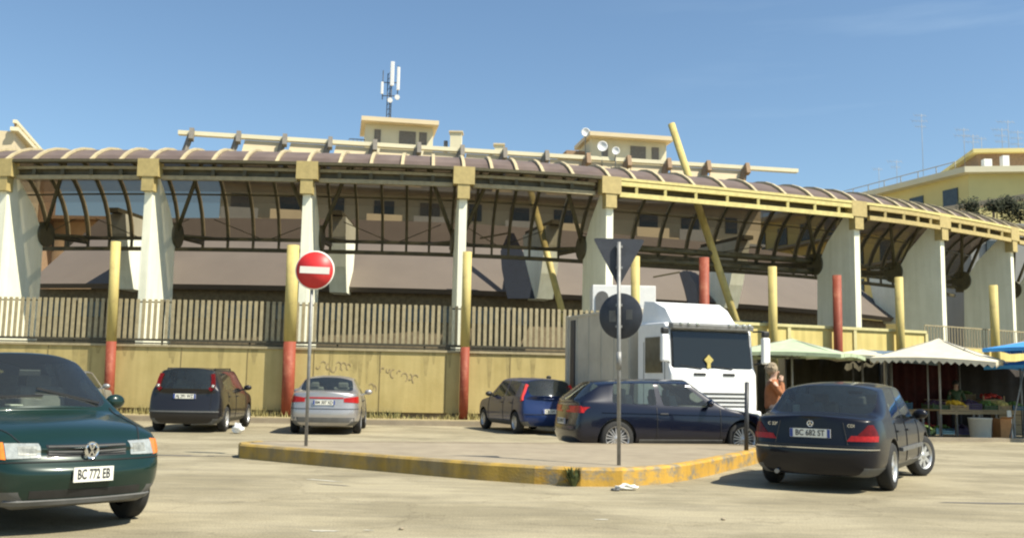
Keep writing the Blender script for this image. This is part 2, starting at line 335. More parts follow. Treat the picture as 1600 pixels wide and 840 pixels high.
M = {
 'asphalt': asphalt_mat(),
 'concrete_top': patch_mat('dusty_concrete', (0.25, 0.21, 0.15), (0.33, 0.28, 0.2), 2.0, 0.35, 0.65, stretch=(1, 1.5, 1)),
 'stain': mat('water_stain', (0.37, 0.295, 0.12), .9, var=.2, scale=4),
 'aerial': mat('weathered_aluminium', (0.30, 0.32, 0.34), .6, var=.1),
 'navy_shadow': mat('navy_shadow', (0.018, 0.024, 0.04), .7, var=.2),  # near-black navy for the slabs that stand in for shadows
 'joint': mat('wall_joint', (0.24, 0.19, 0.085), .85, var=.2),
 'kerb_yellow': patch_mat('worn_yellow_kerb_paint', (0.24, 0.21, 0.15), (0.50, 0.30, 0.055), 2.4, 0.40, 0.52, stretch=(1, 1, 1.6), streak=0.85),
 'kerb_dull': patch_mat('worn_ochre_kerb_shaded', (0.27, 0.21, 0.11), (0.44, 0.29, 0.065), 2.4, 0.4, 0.62, streak=0.8),  # worn paint, toned duller for the shaded left side
 'wall': patch_mat('ochre_plaster', (0.41, 0.325, 0.13), (0.50, 0.405, 0.18), 0.9, 0.3, 0.7, streak=0.93),
 'wall_shop': patch_mat('shade_dark_olive', (0.05, 0.045, 0.025), (0.075, 0.065, 0.04), 1.5, 0.35, 0.65, streak=0.8),  # colour darkened to carry the shade behind the stalls
 'parapet': patch_mat('yellow_plaster', (0.62, 0.50, 0.18), (0.70, 0.57, 0.22), 1.5, 0.35, 0.65, streak=0.88),
 'parapet_trim': mat('pale_yellow_trim', (0.62, 0.56, 0.27), 0.7, var=0.12),
 'rail': mat('dark_olive_rail', (0.06, 0.052, 0.03), 0.6, var=0.3),
 'slat': mat('beige_slat_paint', (0.37, 0.31, 0.18), 0.65, var=0.2),
 'pole_red': patch_mat('faded_red_paint', (0.27, 0.062, 0.034), (0.40, 0.15, 0.085), 3.5, .5, .72, .6, streak=.85),
 'pole_yellow': patch_mat('faded_yellow_paint', (0.54, 0.44, 0.16), (0.42, 0.33, 0.13), 3.5, .5, .72, .6, streak=.85),
 'column': patch_mat('pale_painted_concrete', (0.80, 0.79, 0.62), (0.86, 0.85, 0.68), 1.5, .3, .6, .75, streak=.96),
 'column_side': mat('pale_green_concrete', (0.60, 0.62, 0.43), 0.8, var=0.1, scale=2),
 'capital': mat('ochre_steel_paint', (0.47, 0.37, 0.15), 0.6, var=0.15),
 'beam': mat('yellow_steel_paint', (0.64, 0.55, 0.21), 0.55, var=0.18),
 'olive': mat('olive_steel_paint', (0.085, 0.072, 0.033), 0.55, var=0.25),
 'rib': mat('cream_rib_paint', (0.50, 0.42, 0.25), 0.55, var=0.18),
 'panel': smoke_panel_mat(),
 'hall_roof': mat('mauve_roof_sheet', (0.125, 0.100, 0.078), 0.7, var=0.08, scale=0.6),
 'hall_dark': mat('dark_hall_front', (0.20, 0.155, 0.09), 0.8, var=0.3),
 'cream': mat('cream_render', (0.66, 0.55, 0.36), 0.85, var=0.08, scale=0.5),
 'peach': mat('peach_render', (0.66, 0.48, 0.30), 0.85, var=0.08, scale=0.5),
 'cream_light': mat('light_render', (0.72, 0.66, 0.46), 0.85, var=0.06, scale=0.5),
 'ochre_render': mat('yellow_render', (0.70, 0.60, 0.26), 0.85, var=0.06, scale=0.5),
 'grey_render': mat('grey_render', (0.30, 0.30, 0.28), 0.85, var=0.1, scale=0.5),
 'brown': mat('brown_render', (0.30, 0.20, 0.12), 0.8, var=0.2),
 'win_dark': mat('dark_window_glass', (0.05, 0.06, 0.06), 0.15, var=0.3),  # plain dark tone for building and truck windows
 'shutter': mat('grey_shutter', (0.20, 0.18, 0.15), 0.7, var=0.2),
 'metal': mat('galvanised_steel', (0.26, 0.26, 0.25), 0.55, 0.35, var=0.2, scale=12),
 'metal_dark': mat('dark_steel', (0.06, 0.062, 0.065), 0.5, 0.3, var=0.25),
 'white': mat('white_paint', (0.80, 0.80, 0.78), 0.45, var=0.05),
 'sign_white': mat('sign_white', (0.78, 0.76, 0.68), 0.5, var=0.05),
 'sign_red': mat('sign_red', (0.60, 0.03, 0.03), 0.45, var=0.08),
 'sign_back': mat('sign_back_grey', (0.035, 0.04, 0.052), 0.55, var=0.3),
 'tyre': mat('tyre_rubber', (0.022, 0.022, 0.021), 0.85, var=0.3),
 'rim': mat('alloy_rim', (0.55, 0.55, 0.54), 0.35, 0.6, var=0.1),
 'black': mat('black_plastic', (0.02, 0.02, 0.02), 0.5, var=0.3),
 'grey_plastic': mat('grey_plastic', (0.12, 0.12, 0.115), 0.6, var=0.2),
 'liner': mat('wheel_well', (0.012, 0.012, 0.012), 0.9, var=0.2),
 'interior': mat('cabin_fabric', (0.17, 0.165, 0.15), 0.9, var=0.25),
 'glass': glass_mat('car_glass', (0.74, 0.82, 0.76), 1.55),
 'glass_truck': glass_mat('truck_glass', (0.28, 0.34, 0.33), 1.5),
 'lamp': mat('clear_lamp', (0.44, 0.46, 0.42), 0.12, 0.3, var=0.25, scale=18, coat=1),
 'lamp_inner': mat('lamp_reflector', (0.30, 0.31, 0.28), 0.4, 0.2, var=0.4, scale=25),
 'amber': mat('amber_lens', (0.75, 0.20, 0.02), 0.2, var=0.2, scale=20, coat=1),
 'red_lens': mat('red_lens', (0.36, 0.012, 0.010), 0.3, var=0.3, scale=18, coat=.2, spec=.25),
 'red_lens_dark': mat('dark_red_lens', (0.12, 0.006, 0.006), 0.3, var=0.3, scale=18, coat=.1, spec=.2),
 'red_lens_bright': mat('bright_red_lens', (0.62, 0.02, 0.02), 0.3, var=0.3, scale=18, coat=.2, spec=.25),
 'chrome': mat('chrome_trim', (0.75, 0.75, 0.75), 0.12, 1.0, var=0.05),
 'plate': mat('plate_white', (0.76, 0.75, 0.66), 0.45, var=0.05),
 'plate_blue': mat('plate_blue', (0.03, 0.06, 0.25), 0.45, var=0.05),
 'ink': mat('plate_ink', (0.02, 0.02, 0.025), 0.5, var=0.05),
 'skin': mat('skin', (0.52, 0.33, 0.23), 0.6, var=0.1),
 'hair': mat('grey_hair', (0.34, 0.27, 0.18), 0.9, var=0.45, scale=40),
 'jacket': mat('rust_brown_jacket', (0.32, 0.12, 0.045), 0.8, var=0.25, scale=9),
 'trousers': mat('dark_trousers', (0.03, 0.03, 0.035), 0.85, var=0.2),
 'shoe': mat('black_shoe', (0.02, 0.018, 0.016), 0.4, var=0.1),
 'leaf': mat('weed_leaf', (0.09, 0.11, 0.035), 0.8, var=0.4, scale=20),
 'leaf_dark': mat('terrace_leaf', (0.035, 0.042, 0.018), 0.9, var=0.4, scale=4),
 'dry': mat('dry_grass', (0.30, 0.26, 0.10), 0.85, var=0.35, scale=15),
 'verge': patch_mat('dusty_verge', (0.30, 0.25, 0.14), (0.42, 0.35, 0.2), 3, 0.35, 0.65),
 'tarp_green': mat('faded_green_canvas', (0.42, 0.50, 0.33), 0.85, var=0.15, scale=3),
 'tarp_cream': mat('cream_canvas', (0.62, 0.57, 0.43), 0.85, var=0.12, scale=3),
 'tarp_blue': mat('blue_canvas', (0.05, 0.27, 0.62), 0.75, var=0.15, scale=3),
 'tarp_under': mat('slate_blue_canvas', (0.12, 0.17, 0.22), 0.85, var=0.1),
 'shade_cloth': mat('dark_shade_cloth', (0.022, 0.018, 0.016), 0.9, var=0.3),  # dark cloth colours stand in for the shade under the parasols
 'shade_cloth_red': mat('maroon_shade_cloth', (0.07, 0.014, 0.012), 0.9, var=0.3),
 'wood': mat('plain_wood', (0.36, 0.27, 0.15), 0.75, var=0.25, stretch=(1, 1, 6)),
 'crate_green': mat('green_crate_plastic', (0.05, 0.10, 0.04), 0.6, var=0.2),
 'crate_purple': mat('purple_crate_plastic', (0.05, 0.03, 0.09), 0.6, var=0.2),
 'crate_blue': mat('blue_crate_plastic', (0.03, 0.10, 0.16), 0.6, var=0.2),
 'lemon': mat('yellow_fruit', (0.75, 0.48, 0.03), 0.5, var=0.2, scale=20),
 'greens': mat('leafy_greens', (0.12, 0.20, 0.04), 0.7, var=0.4, scale=20),
 'aubergine': mat('dark_purple_fruit', (0.04, 0.015, 0.05), 0.35, var=0.3, scale=20),
 'melon': mat('pale_yellow_fruit', (0.55, 0.45, 0.14), 0.5, var=0.25, scale=20),
 'tomato': mat('red_fruit', (0.45, 0.03, 0.02), 0.4, var=0.2, scale=20),
 'bin_white': mat('white_bucket_plastic', (0.66, 0.64, 0.56), 0.55, var=0.08),
 'cardboard': mat('orange_cardboard', (0.50, 0.24, 0.09), 0.85, var=0.15),
 'truck_grey': mat('truck_box_grey', (0.52, 0.48, 0.39), 0.5, var=0.15, scale=1.5),
 'graffiti': mat('faded_purple_spray', (0.36, 0.28, 0.155), 0.85, var=0.1),
}
def paint(name, c, metal=0.25, rough=0.38, coat=.6, spec=.3):
    return mat(name, c, rough, metal, var=0.06, scale=3, coat=coat, spec=spec)

# ------------------------------------------------------------------ ground, road paint, kerbs
g = MB(); N = 40
xs = [-900, -300, -120] + [-60 + 6 * i for i in range(21)] + [120, 300, 900]
ys = [-40, 0] + [5 * i for i in range(1, 20)] + [150, 300, 1200]
for i in range(len(xs) - 1):
    for j in range(len(ys) - 1):
        g.add([(xs[i], ys[j], 0), (xs[i + 1], ys[j], 0), (xs[i + 1], ys[j + 1], 0), (xs[i], ys[j + 1], 0)], [(0, 1, 2, 3)])
tag(g.build('ground', M['asphalt']), kind='structure')

# traffic island: raised slab with a painted kerb ring
isl = [(-4.6, 16.6), (-4.45, 16.15), (-3.5, 15.45), (-1.9, 14.35), (-0.4, 13.35), (0.35, 12.98), (0.95, 12.78), (1.5, 12.85), (2.1, 13.3), (2.6, 13.95),
       (3.1, 14.8), (3.7, 15.9), (4.3, 17.0), (4.75, 18.0), (4.7, 18.5), (4.2, 18.7), (-3.9, 17.3), (-4.4, 17.1)]
IZ = 0.235
def ring_inset(poly, d):
    n = len(poly); out = []
    for i in range(n):
        a = Vector(poly[i - 1]); b = Vector(poly[i]); c = Vector(poly[(i + 1) % n])
        n1 = Vector((-(b - a).y, (b - a).x)).normalized(); n2 = Vector((-(c - b).y, (c - b).x)).normalized()
        m_ = (n1 + n2).normalized(); out.append(b + m_ * (d / max(0.4, m_.dot(n1))))
    return [(p.x, p.y) for p in out]
inn = ring_inset(isl, 0.16)
s = MB(); s.prism([(x, y, 0.0) for x, y in inn], (0, 0, IZ - 0.012)); tag(s.build('traffic_island_pavement', M['concrete_top']), kind='structure')
def kerb_run(idx, m, name):
    k = MB()
    for a, b in zip(idx[:-1], idx[1:]):
        o1, o2, i1, i2 = isl[a], isl[b], inn[a], inn[b]
        t1 = ring_inset(isl, 0.025)[a]; t2 = ring_inset(isl, 0.025)[b]
        k.add([(*o1, 0), (*o2, 0), (*o2, IZ - .03), (*o1, IZ - .03), (*t1, IZ), (*t2, IZ), (*i1, IZ), (*i2, IZ), (*i1, 0), (*i2, 0)],
              [(0, 1, 2, 3), (3, 2, 5, 4), (4, 5, 7, 6), (6, 7, 9, 8)])
    return tag(k.build(name, m), kind='structure')
kerb_run([17, 0, 1, 2, 3, 4, 5], M['kerb_dull'], 'kerb_shaded_side')  # left run, its shade put into the duller colour
kerb_run([5, 6, 7, 8, 9, 10, 11, 12, 13], M['kerb_yellow'], 'kerb_painted')
kerb_run([13, 14, 15, 16, 17], M['concrete_top'], 'kerb_bare')

# boundary wall line and facade line (both gently convex in plan)
WL = [(-30, 32.4), (-24, 31.1), (-18, 30.3), (-12.3, 30.0), (-6.8, 30.05), (-1.35, 30.45), (4, 31.45), (9, 33.1), (14.2, 35.1), (19, 37.7), (24, 41), (29, 45)]
FC = [(-23.0, 34.0), (-17.8, 33.0), (-12.56, 32.55), (-7.1, 32.5), (-1.74, 32.85), (3.47, 34.0), (13.66, 37.65), (18.1, 40.0), (22.6, 43.0), (26.9, 46.6)]
def smooth_line(P, k=8):
    out = []
    P = [Vector(p) for p in P]
    for i in range(len(P) - 1):
        p0 = P[i - 1] if i else P[0] * 2 - P[1]; p1 = P[i]; p2 = P[i + 1]; p3 = P[i + 2] if i + 2 < len(P) else P[-1] * 2 - P[-2]
        for j in range(k):
            t = j / k
            out.append(0.5 * ((2 * p1) + (-p0 + p2) * t + (2 * p0 - 5 * p1 + 4 * p2 - p3) * t * t + (-p0 + 3 * p1 - 3 * p2 + p3) * t ** 3))
    out.append(P[-1]); return out
WS = smooth_line(WL)
def normal_at(line, i):
    a = line[max(0, i - 1)]; b = line[min(len(line) - 1, i + 1)]
    t = (b - a).normalized(); return Vector((-t.y, t.x))      # pointing away from the camera
def strip(mb, line, i0, i1, d0, d1, z0, z1):
    """solid band along a plan line between offsets d0..d1 and heights z0..z1"""
    L = [(line[i], normal_at(line, i)) for i in range(i0, i1 + 1)]
    vs = []
    for p, n_ in L:
        a = p + n_ * d0; b = p + n_ * d1
        vs += [(a.x, a.y, z0), (b.x, b.y, z0), (b.x, b.y, z1), (a.x, a.y, z1)]
    fs = []
    for k in range(len(L) - 1):
        o = 4 * k
        for q in range(4): fs.append((o + q, o + (q + 1) % 4, o + 4 + (q + 1) % 4, o + 4 + q))
    e = 4 * (len(L) - 1)
    fs += [(0, 3, 2, 1), (e, e + 1, e + 2, e + 3)]
    mb.add(vs, fs)
nW = len(WS) - 1
# verge with kerb at the foot of the wall
v = MB(); strip(v, WS, 0, nW, -1.15, 0.1, 0.0, 0.16); tag(v.build('verge', M['verge']), kind='structure')
v = MB(); strip(v, WS, 0, nW, -1.32, -1.153, 0.0, 0.14); tag(v.build('verge_kerb', M['concrete_top']), kind='structure')
# ------------------------------------------------------------------ boundary wall, rail, fence, parapet
SPL = 52      # index on WS where the fence gives way to the parapet
def mid(i0, i1, line=None):
    p = (line or WS)[(i0 + i1) // 2]; return (p.x, p.y, 0)
w = empty('boundary_wall', mid(0, SPL), label='long ochre plastered wall behind the parked cars, below the slatted fence', cat='wall')
b = MB(); strip(b, WS, 0, SPL, 0.0, 0.25, 0.34, 2.22); b.build('wall_body', M['wall'], w, True)
b = MB(); strip(b, WS, 0, SPL, 0.06, 0.2, 0.1, 0.34); b.build('shadow_gap_strip', M['hall_dark'], w, True)  # recessed strip coloured dark for the shadow gap
b = MB(); strip(b, WS, 0, SPL, -0.05, 0.3, 2.222, 2.29); b.build('coping', M['slat'], w, True)
# vertical joints of the cast panels
b = MB()
for i in range(0, SPL, 3):
    p = WS[i] + normal_at(WS, i) * -0.004; n_ = normal_at(WS, i); a = math.atan2(-n_.x, n_.y)
    b.box((p.x, p.y, 1.28), (0.022, 0.02, 1.86), a)
b.build('panel_joint', M['joint'], w, True)
# faded scrawls on the wall
for (cx, cz, kk, wd_) in ((-5.15, 1.72, 0, 1.1), (-3.45, 1.66, 1, 1.2), (-4.3, 1.05, 2, .5)):
    i = min(range(len(WS)), key=lambda q: abs(WS[q].x - cx)); n_ = normal_at(WS, i); t_ = Vector((n_.y, -n_.x))
    gr = MB(); rr = random.Random(kk + 3)
    for q in range(7 if kk < 2 else 2):
        u0 = (q / 7 - .5) * wd_; r0 = rr.uniform(.07, .15); s0 = rr.uniform(0, 6.28); e0 = s0 + rr.uniform(2, 4.6); zc_ = cz + rr.uniform(-.05, .05) - .05 * q * (kk == 1)
        pts = []
        for w_ in range(9):
            a_ = s0 + (e0 - s0) * w_ / 8; p = WS[i] + t_ * (u0 + math.cos(a_) * r0 * .7) + n_ * -0.008
            pts.append(Vector((p.x, p.y, zc_ + math.sin(a_) * r0)))
        for a_, b_ in zip(pts[:-1], pts[1:]): gr.bar(a_, b_, 0.005, 0.024)
    gr.build('graffiti', M['graffiti'], w, True)

b = MB(); rr = random.Random(8)
for _ in range(70):
    i = rr.randrange(2, SPL); p = WS[i].lerp(WS[i + 1 if i < nW else i], rr.random()) + normal_at(WS, i) * -.003; l_ = rr.uniform(.15, 1.1); wd_ = rr.uniform(.03, .12)
    n_ = normal_at(WS, i); t2 = Vector((n_.y, -n_.x, 0)); c0 = Vector((p.x, p.y, 2.22)); c1 = Vector((p.x, p.y, 2.22 - l_))
    b.add([c0 - t2 * wd_, c0 + t2 * wd_, c1 + t2 * wd_ * .3, c1 - t2 * wd_ * .3], [(0, 1, 2, 3)])
b.build('drip_stain', M['stain'], w, True)
f = empty('slatted_fence', mid(0, SPL), label='beige vertical slat fence standing on top of the ochre wall', cat='fence')
b = MB(); strip(b, WS, 0, SPL, -0.02, 0.06, 2.40, 2.47); strip(b, WS, 0, SPL, 0.0, 0.10, 2.31, 2.352); b.build('bottom_rail', M['rail'], f, True)
b = MB(); strip(b, WS, 0, SPL, 0.10, 0.15, 3.60, 3.64); b.build('top_rail', M['rail'], f, True)
b = MB(); 
acc = 0; prev = WS[0]; nxt = 0
for i in range(SPL):
    a_, c_ = WS[i], WS[i + 1]; L_ = (c_ - a_).length
    t = nxt - acc
    while t < L_:
        p = a_.lerp(c_, t / L_) + normal_at(WS, i) * 0.07; n_ = normal_at(WS, i)
        b.box((p.x, p.y, 3.085), (0.10, 0.03, 1.24), math.atan2(-n_.x, n_.y))
        nxt += 0.185; t = nxt - acc
    acc += L_
b.build('slat_panel', M['slat'], f, True)
for i in list(range(2, SPL, 4)):
    p = WS[i] + normal_at(WS, i) * 0.16; MB().tube((p.x, p.y, 2.29), (p.x, p.y, 3.72), 0.03, n=8).build('fence_post', M['rail'], f, True)

# right of the truck: market-side wall with a solid parapet on top
SP2 = 66
w2 = empty('market_side_wall', mid(SPL, nW), label='wall coloured dark for shade behind the market stalls, under the yellow parapet', cat='wall')
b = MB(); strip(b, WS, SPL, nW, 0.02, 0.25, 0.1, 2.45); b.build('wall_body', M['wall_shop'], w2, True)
p2 = empty('yellow_parapet', mid(SPL + 2, SP2), label='bright yellow panelled parapet above the stalls, right of the white truck', cat='parapet')
b = MB(); strip(b, WS, SPL + 1, SP2, 0.0, 0.2, 2.452, 3.42); b.build('panel', M['parapet'], p2, True)
b = MB(); strip(b, WS, SPL + 1, SP2, -0.06, 0.26, 3.422, 3.52); b.build('top_rail', M['parapet_trim'], p2, True)
for i in (SPL + 1, SPL + 4, SPL + 5, 60, 61, SP2):
    p = WS[i] + normal_at(WS, i) * -0.02; n_ = normal_at(WS, i); MB().box((p.x, p.y, 2.94), (0.13, 0.06, 0.96), math.atan2(-n_.x, n_.y)).build('panel_frame', M['parapet_trim'], p2, True)
f2 = empty('fine_bar_fence', mid(SP2, nW), label='fine olive bar fence at the far right, above the cream parasol', cat='fence')
b = MB(); strip(b, WS, SP2, nW, 0.0, 0.2, 2.452, 2.95); b.build('wall_band', M['parapet'], f2, True)
b = MB(); strip(b, WS, SP2, nW, 0.02, 0.06, 3.72, 3.76); strip(b, WS, SP2, nW, 0.02, 0.06, 2.955, 3.0)
for i in range(SP2, nW):
    for q in range(4):
        p = WS[i].lerp(WS[i + 1], q / 4) + normal_at(WS, i) * 0.04; b.box((p.x, p.y, 3.36), (0.03, 0.02, 0.74))
b.build('bar_panel', M['slat'], f2, True)

# ------------------------------------------------------------------ painted poles in front of the wall
PG = 'painted tube poles standing along the wall'
def pole(x, y, top, split, r=0.17, lean=(0, 0), label='', allred=False, z0=0.12):
    t = empty('painted_pole', (x, y, z0), label=label, cat='pole', group=PG)
    a = Vector((x, y, z0)); e = Vector((x + lean[0], y + lean[1], top)); m_ = a.lerp(e, (split - z0) / (top - z0))
    if allred: MB().tube(a, e, r, n=20).build('red_shaft', M['pole_red'], t, True)
    else:
        MB().tube(a, m_, r, n=20).build('red_shaft', M['pole_red'], t, True)
        MB().tube(m_, e, r * 0.99, n=20).build('yellow_shaft', M['pole_yellow'], t, True)
    MB().tube(a, a + Vector((0, 0, .04)), r * 1.35, n=20).build('base_plate', M['rail'], t, True)
def on_wall(px, py, z, off):
    """the point of the wall line (shifted by off) that lies on the line of sight; plan position only"""
    d = ray(px, py); best = None
    for i in range(len(WS) - 1):
        a = WS[i] + normal_at(WS, i) * off; c = WS[i + 1] + normal_at(WS, i + 1) * off
        # cross of direction
        ca = a.x * d.y - a.y * d.x; cc = c.x * d.y - c.y * d.x
        if ca * cc <= 0 and a.y > 0:
            k = ca / (ca - cc) if ca != cc else 0
            best = a.lerp(c, k); break
    return best
PL = [(172, 600, 'first pole from the left, red below and yellow above, beside the dark estate car', 5.45, 2.35, .15, False, (-.12, 0)),
      (449, 640, 'thick pole behind the silver saloon, red below and yellow above', 5.45, 2.45, .19, False, (-.05, 0)),
      (724, 650, 'pole between the silver saloon and the blue hatchback, red foot and yellow top', 5.4, 2.4, .145, False, (0, 0)),
      (992, 600, 'yellow pole just behind the triangular sign, red only at its foot', 5.5, 1.6, .145, False, (0, 0)),
      (1101, 600, 'all red pole rising behind the roof of the white truck', 5.6, 1.6, .165, True, (0, 0)),
      (1209, 600, 'yellow pole over the green parasol, right of the truck', 5.45, 1.6, .15, False, (0, 0)),
      (1311, 600, 'all red pole between the green and the cream parasol', 5.3, 1.6, .155, True, (0, 0)),
      (1409, 600, 'yellow pole at the right end of the yellow parapet', 5.4, 1.6, .15, False, (0, 0)),
      (1558, 600, 'yellow pole above the blue parasol, farthest right of the row', 5.45, 1.6, .16, False, (0, 0))]
for px, py, lb, top, sp, r_, ar, ln in PL:
    p = on_wall(px, py, 0, -0.28)
    pole(p.x, p.y, top, sp, r_, ln, lb, ar)

# ------------------------------------------------------------------ market canopy: fins, beams, vault ribs and smoked sheets
FSm = smooth_line(FC, 10)
def fidx(i): return i * 10
fin_dirs = []
hall = empty('market_canopy', (0, 36, 0), label='long curved market canopy on pale concrete fins with a ribbed smoked barrel roof', cat='canopy')
# arc through three points (t depth, z)
A_, B_, C_ = (0.0, 8.66), (2.1, 9.5), (5.3, 6.75)
def circ(a, b, c):
    d = 2 * (a[0] * (b[1] - c[1]) + b[0] * (c[1] - a[1]) + c[0] * (a[1] - b[1]))
    q = [p[0] ** 2 + p[1] ** 2 for p in (a, b, c)]
    ux = (q[0] * (b[1] - c[1]) + q[1] * (c[1] - a[1]) + q[2] * (a[1] - b[1])) / d
    uy = (q[0] * (c[0] - b[0]) + q[1] * (a[0] - c[0]) + q[2] * (b[0] - a[0])) / d
    return ux, uy, math.hypot(a[0] - ux, a[1] - uy)
cx_, cz_, cr_ = circ(A_, B_, C_)
a0 = math.atan2(A_[1] - cz_, A_[0] - cx_); a1 = math.atan2(C_[1] - cz_, C_[0] - cx_)
ARC = [(cx_ + cr_ * math.cos(a0 + (a1 - a0) * k / 14), cz_ + cr_ * math.sin(a0 + (a1 - a0) * k / 14)) for k in range(15)]
def P3(line, i, t, z, off=0.0):
    n_ = normal_at(line, i); p = line[i] + n_ * t; tt = Vector((n_.y, -n_.x)) * off
    return Vector((p.x + tt.x, p.y + tt.y, z))
def interp(u):
    i = int(u); fr = u - i
    if i >= len(FSm) - 1: i = len(FSm) - 2; fr = 1
    p = FSm[i].lerp(FSm[i + 1], fr); n_ = normal_at(FSm, i).lerp(normal_at(FSm, i + 1), fr).normalized()
    return p, n_
def Q(u, t, z):
    p, n_ = interp(u); return Vector((p.x + n_.x * t, p.y + n_.y * t, z))
fl_ = MB(); strip(fl_, FSm, 0, len(FSm) - 1, -1.9, 9.1, -0.05, 0.012); tag(fl_.build('bounce_damping_floor', M['metal_dark']), kind='structure')  # unseen dark floor, added to cut light bounced onto the fins
# columns (fins)
for ci in range(len(FC)):
    i = fidx(ci); n_ = normal_at(FSm, i); ang = math.atan2(-n_.x, n_.y); base = FSm[i]
    cm = MB()
    th = 0.27
    si = Vector((n_.y, -n_.x, 0)) * (th / 2); n3 = Vector((n_.x, n_.y, 0)); b3 = Vector((base.x, base.y, 0))
    prof = [(0, 0), (2.35, 0), (2.2, 6.35), (1.55, 7.3), (0.45, 8.3), (0, 8.3)]
    cm.prism([b3 + n3 * t + Vector((0, 0, z)) - si for t, z in prof], si * 2)
    co = cm.build('column', M['column'], hall, True)
    cap = MB()
    cap.box(b3 + n3 * 0.02 + Vector((0, 0, 8.42)), (0.74, 0.42, 0.62), ang)
    cap.box(b3 + n3 * 0.02 + Vector((0, 0, 7.86)), (0.42, 0.36, 0.50), ang)
    cap.build('capital', M['capital'], co, False).location = -hall.location
    hub = MB(); hp = b3 + n3 * 2.3 + Vector((0, 0, 6.45))
    hub.tube(hp - si * 1.7, hp + si * 1.7, 0.46, n=24)
    hub.build('hub_plate', M['olive'], co, False).location = -hall.location
    # V-struts from the hub up to the vault
    stt = MB()
    sd = Vector((n_.y, -n_.x, 0))
    for sg in (-1, 1):
        stt.tube(hp + sd * 0.1 * sg, b3 + n3 * 1.6 + sd * 1.25 * sg + Vector((0, 0, 9.2)), 0.075, n=8)
        stt.tube(hp, b3 + n3 * 5.15 + sd * 1.0 * sg + Vector((0, 0, 6.72)), 0.06, n=8)
    stt.tube(hp, b3 + n3 * 5.2 + Vector((0, 0, 6.6)), 0.10, n=8)
    stt.build('brace', M['olive'], hall, True)
# ribs and sheets
bays = [(k, 5) for k in range(len(FC) - 1)]
bays = [(k, 9 if k == 5 else 5) for k in range(len(FC) - 1)]
us = []
for k, nrib in bays:
    for q in range(nrib): us.append(10 * (k + q / nrib))
us.append(10.0 * (len(FC) - 1))
for u in us:
    rb = MB(); pts = [Q(u, t, z + 0.03) for t, z in ARC]
    _, n_ = interp(u); sd = Vector((n_.y, -n_.x, 0))
    def rib_part(d0, d1, hw_):
        vs = []
        for j, (t, z) in enumerate(ARC):
            rad = Vector((t - cx_, z - cz_)).normalized()
            for dd in (d0, d1):
                for ss in (-hw_, hw_):
                    vs.append(Q(u, t + rad.x * dd, z + rad.y * dd) + sd * ss)
        fs = []
        for j in range(len(ARC) - 1):
            o = 4 * j
            for a_, b_ in ((0, 1), (1, 3), (3, 2), (2, 0)): fs.append((o + a_, o + b_, o + 4 + b_, o + 4 + a_))
        fs += [(0, 2, 3, 1), (4 * len(ARC) - 4, 4 * len(ARC) - 3, 4 * len(ARC) - 1, 4 * len(ARC) - 2)]
        return MB().add(vs, fs)
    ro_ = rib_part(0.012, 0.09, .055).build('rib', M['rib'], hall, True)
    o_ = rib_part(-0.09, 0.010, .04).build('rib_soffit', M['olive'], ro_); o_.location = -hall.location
for u0, u1 in zip(us[:-1], us[1:]):
    pn = MB(); vs = []
    for uu in (u0 + (u1 - u0) * .05, (u0 + u1) / 2, u1 - (u1 - u0) * .05):
        for t, z in ARC: vs.append(Q(uu, t, z))
    nA = len(ARC)
    pn.add(vs, [(c * nA + j, c * nA + j + 1, (c + 1) * nA + j + 1, (c + 1) * nA + j) for c in range(2) for j in range(nA - 1)], True)
    pn.build('roof_sheet', M['panel'], hall, True)
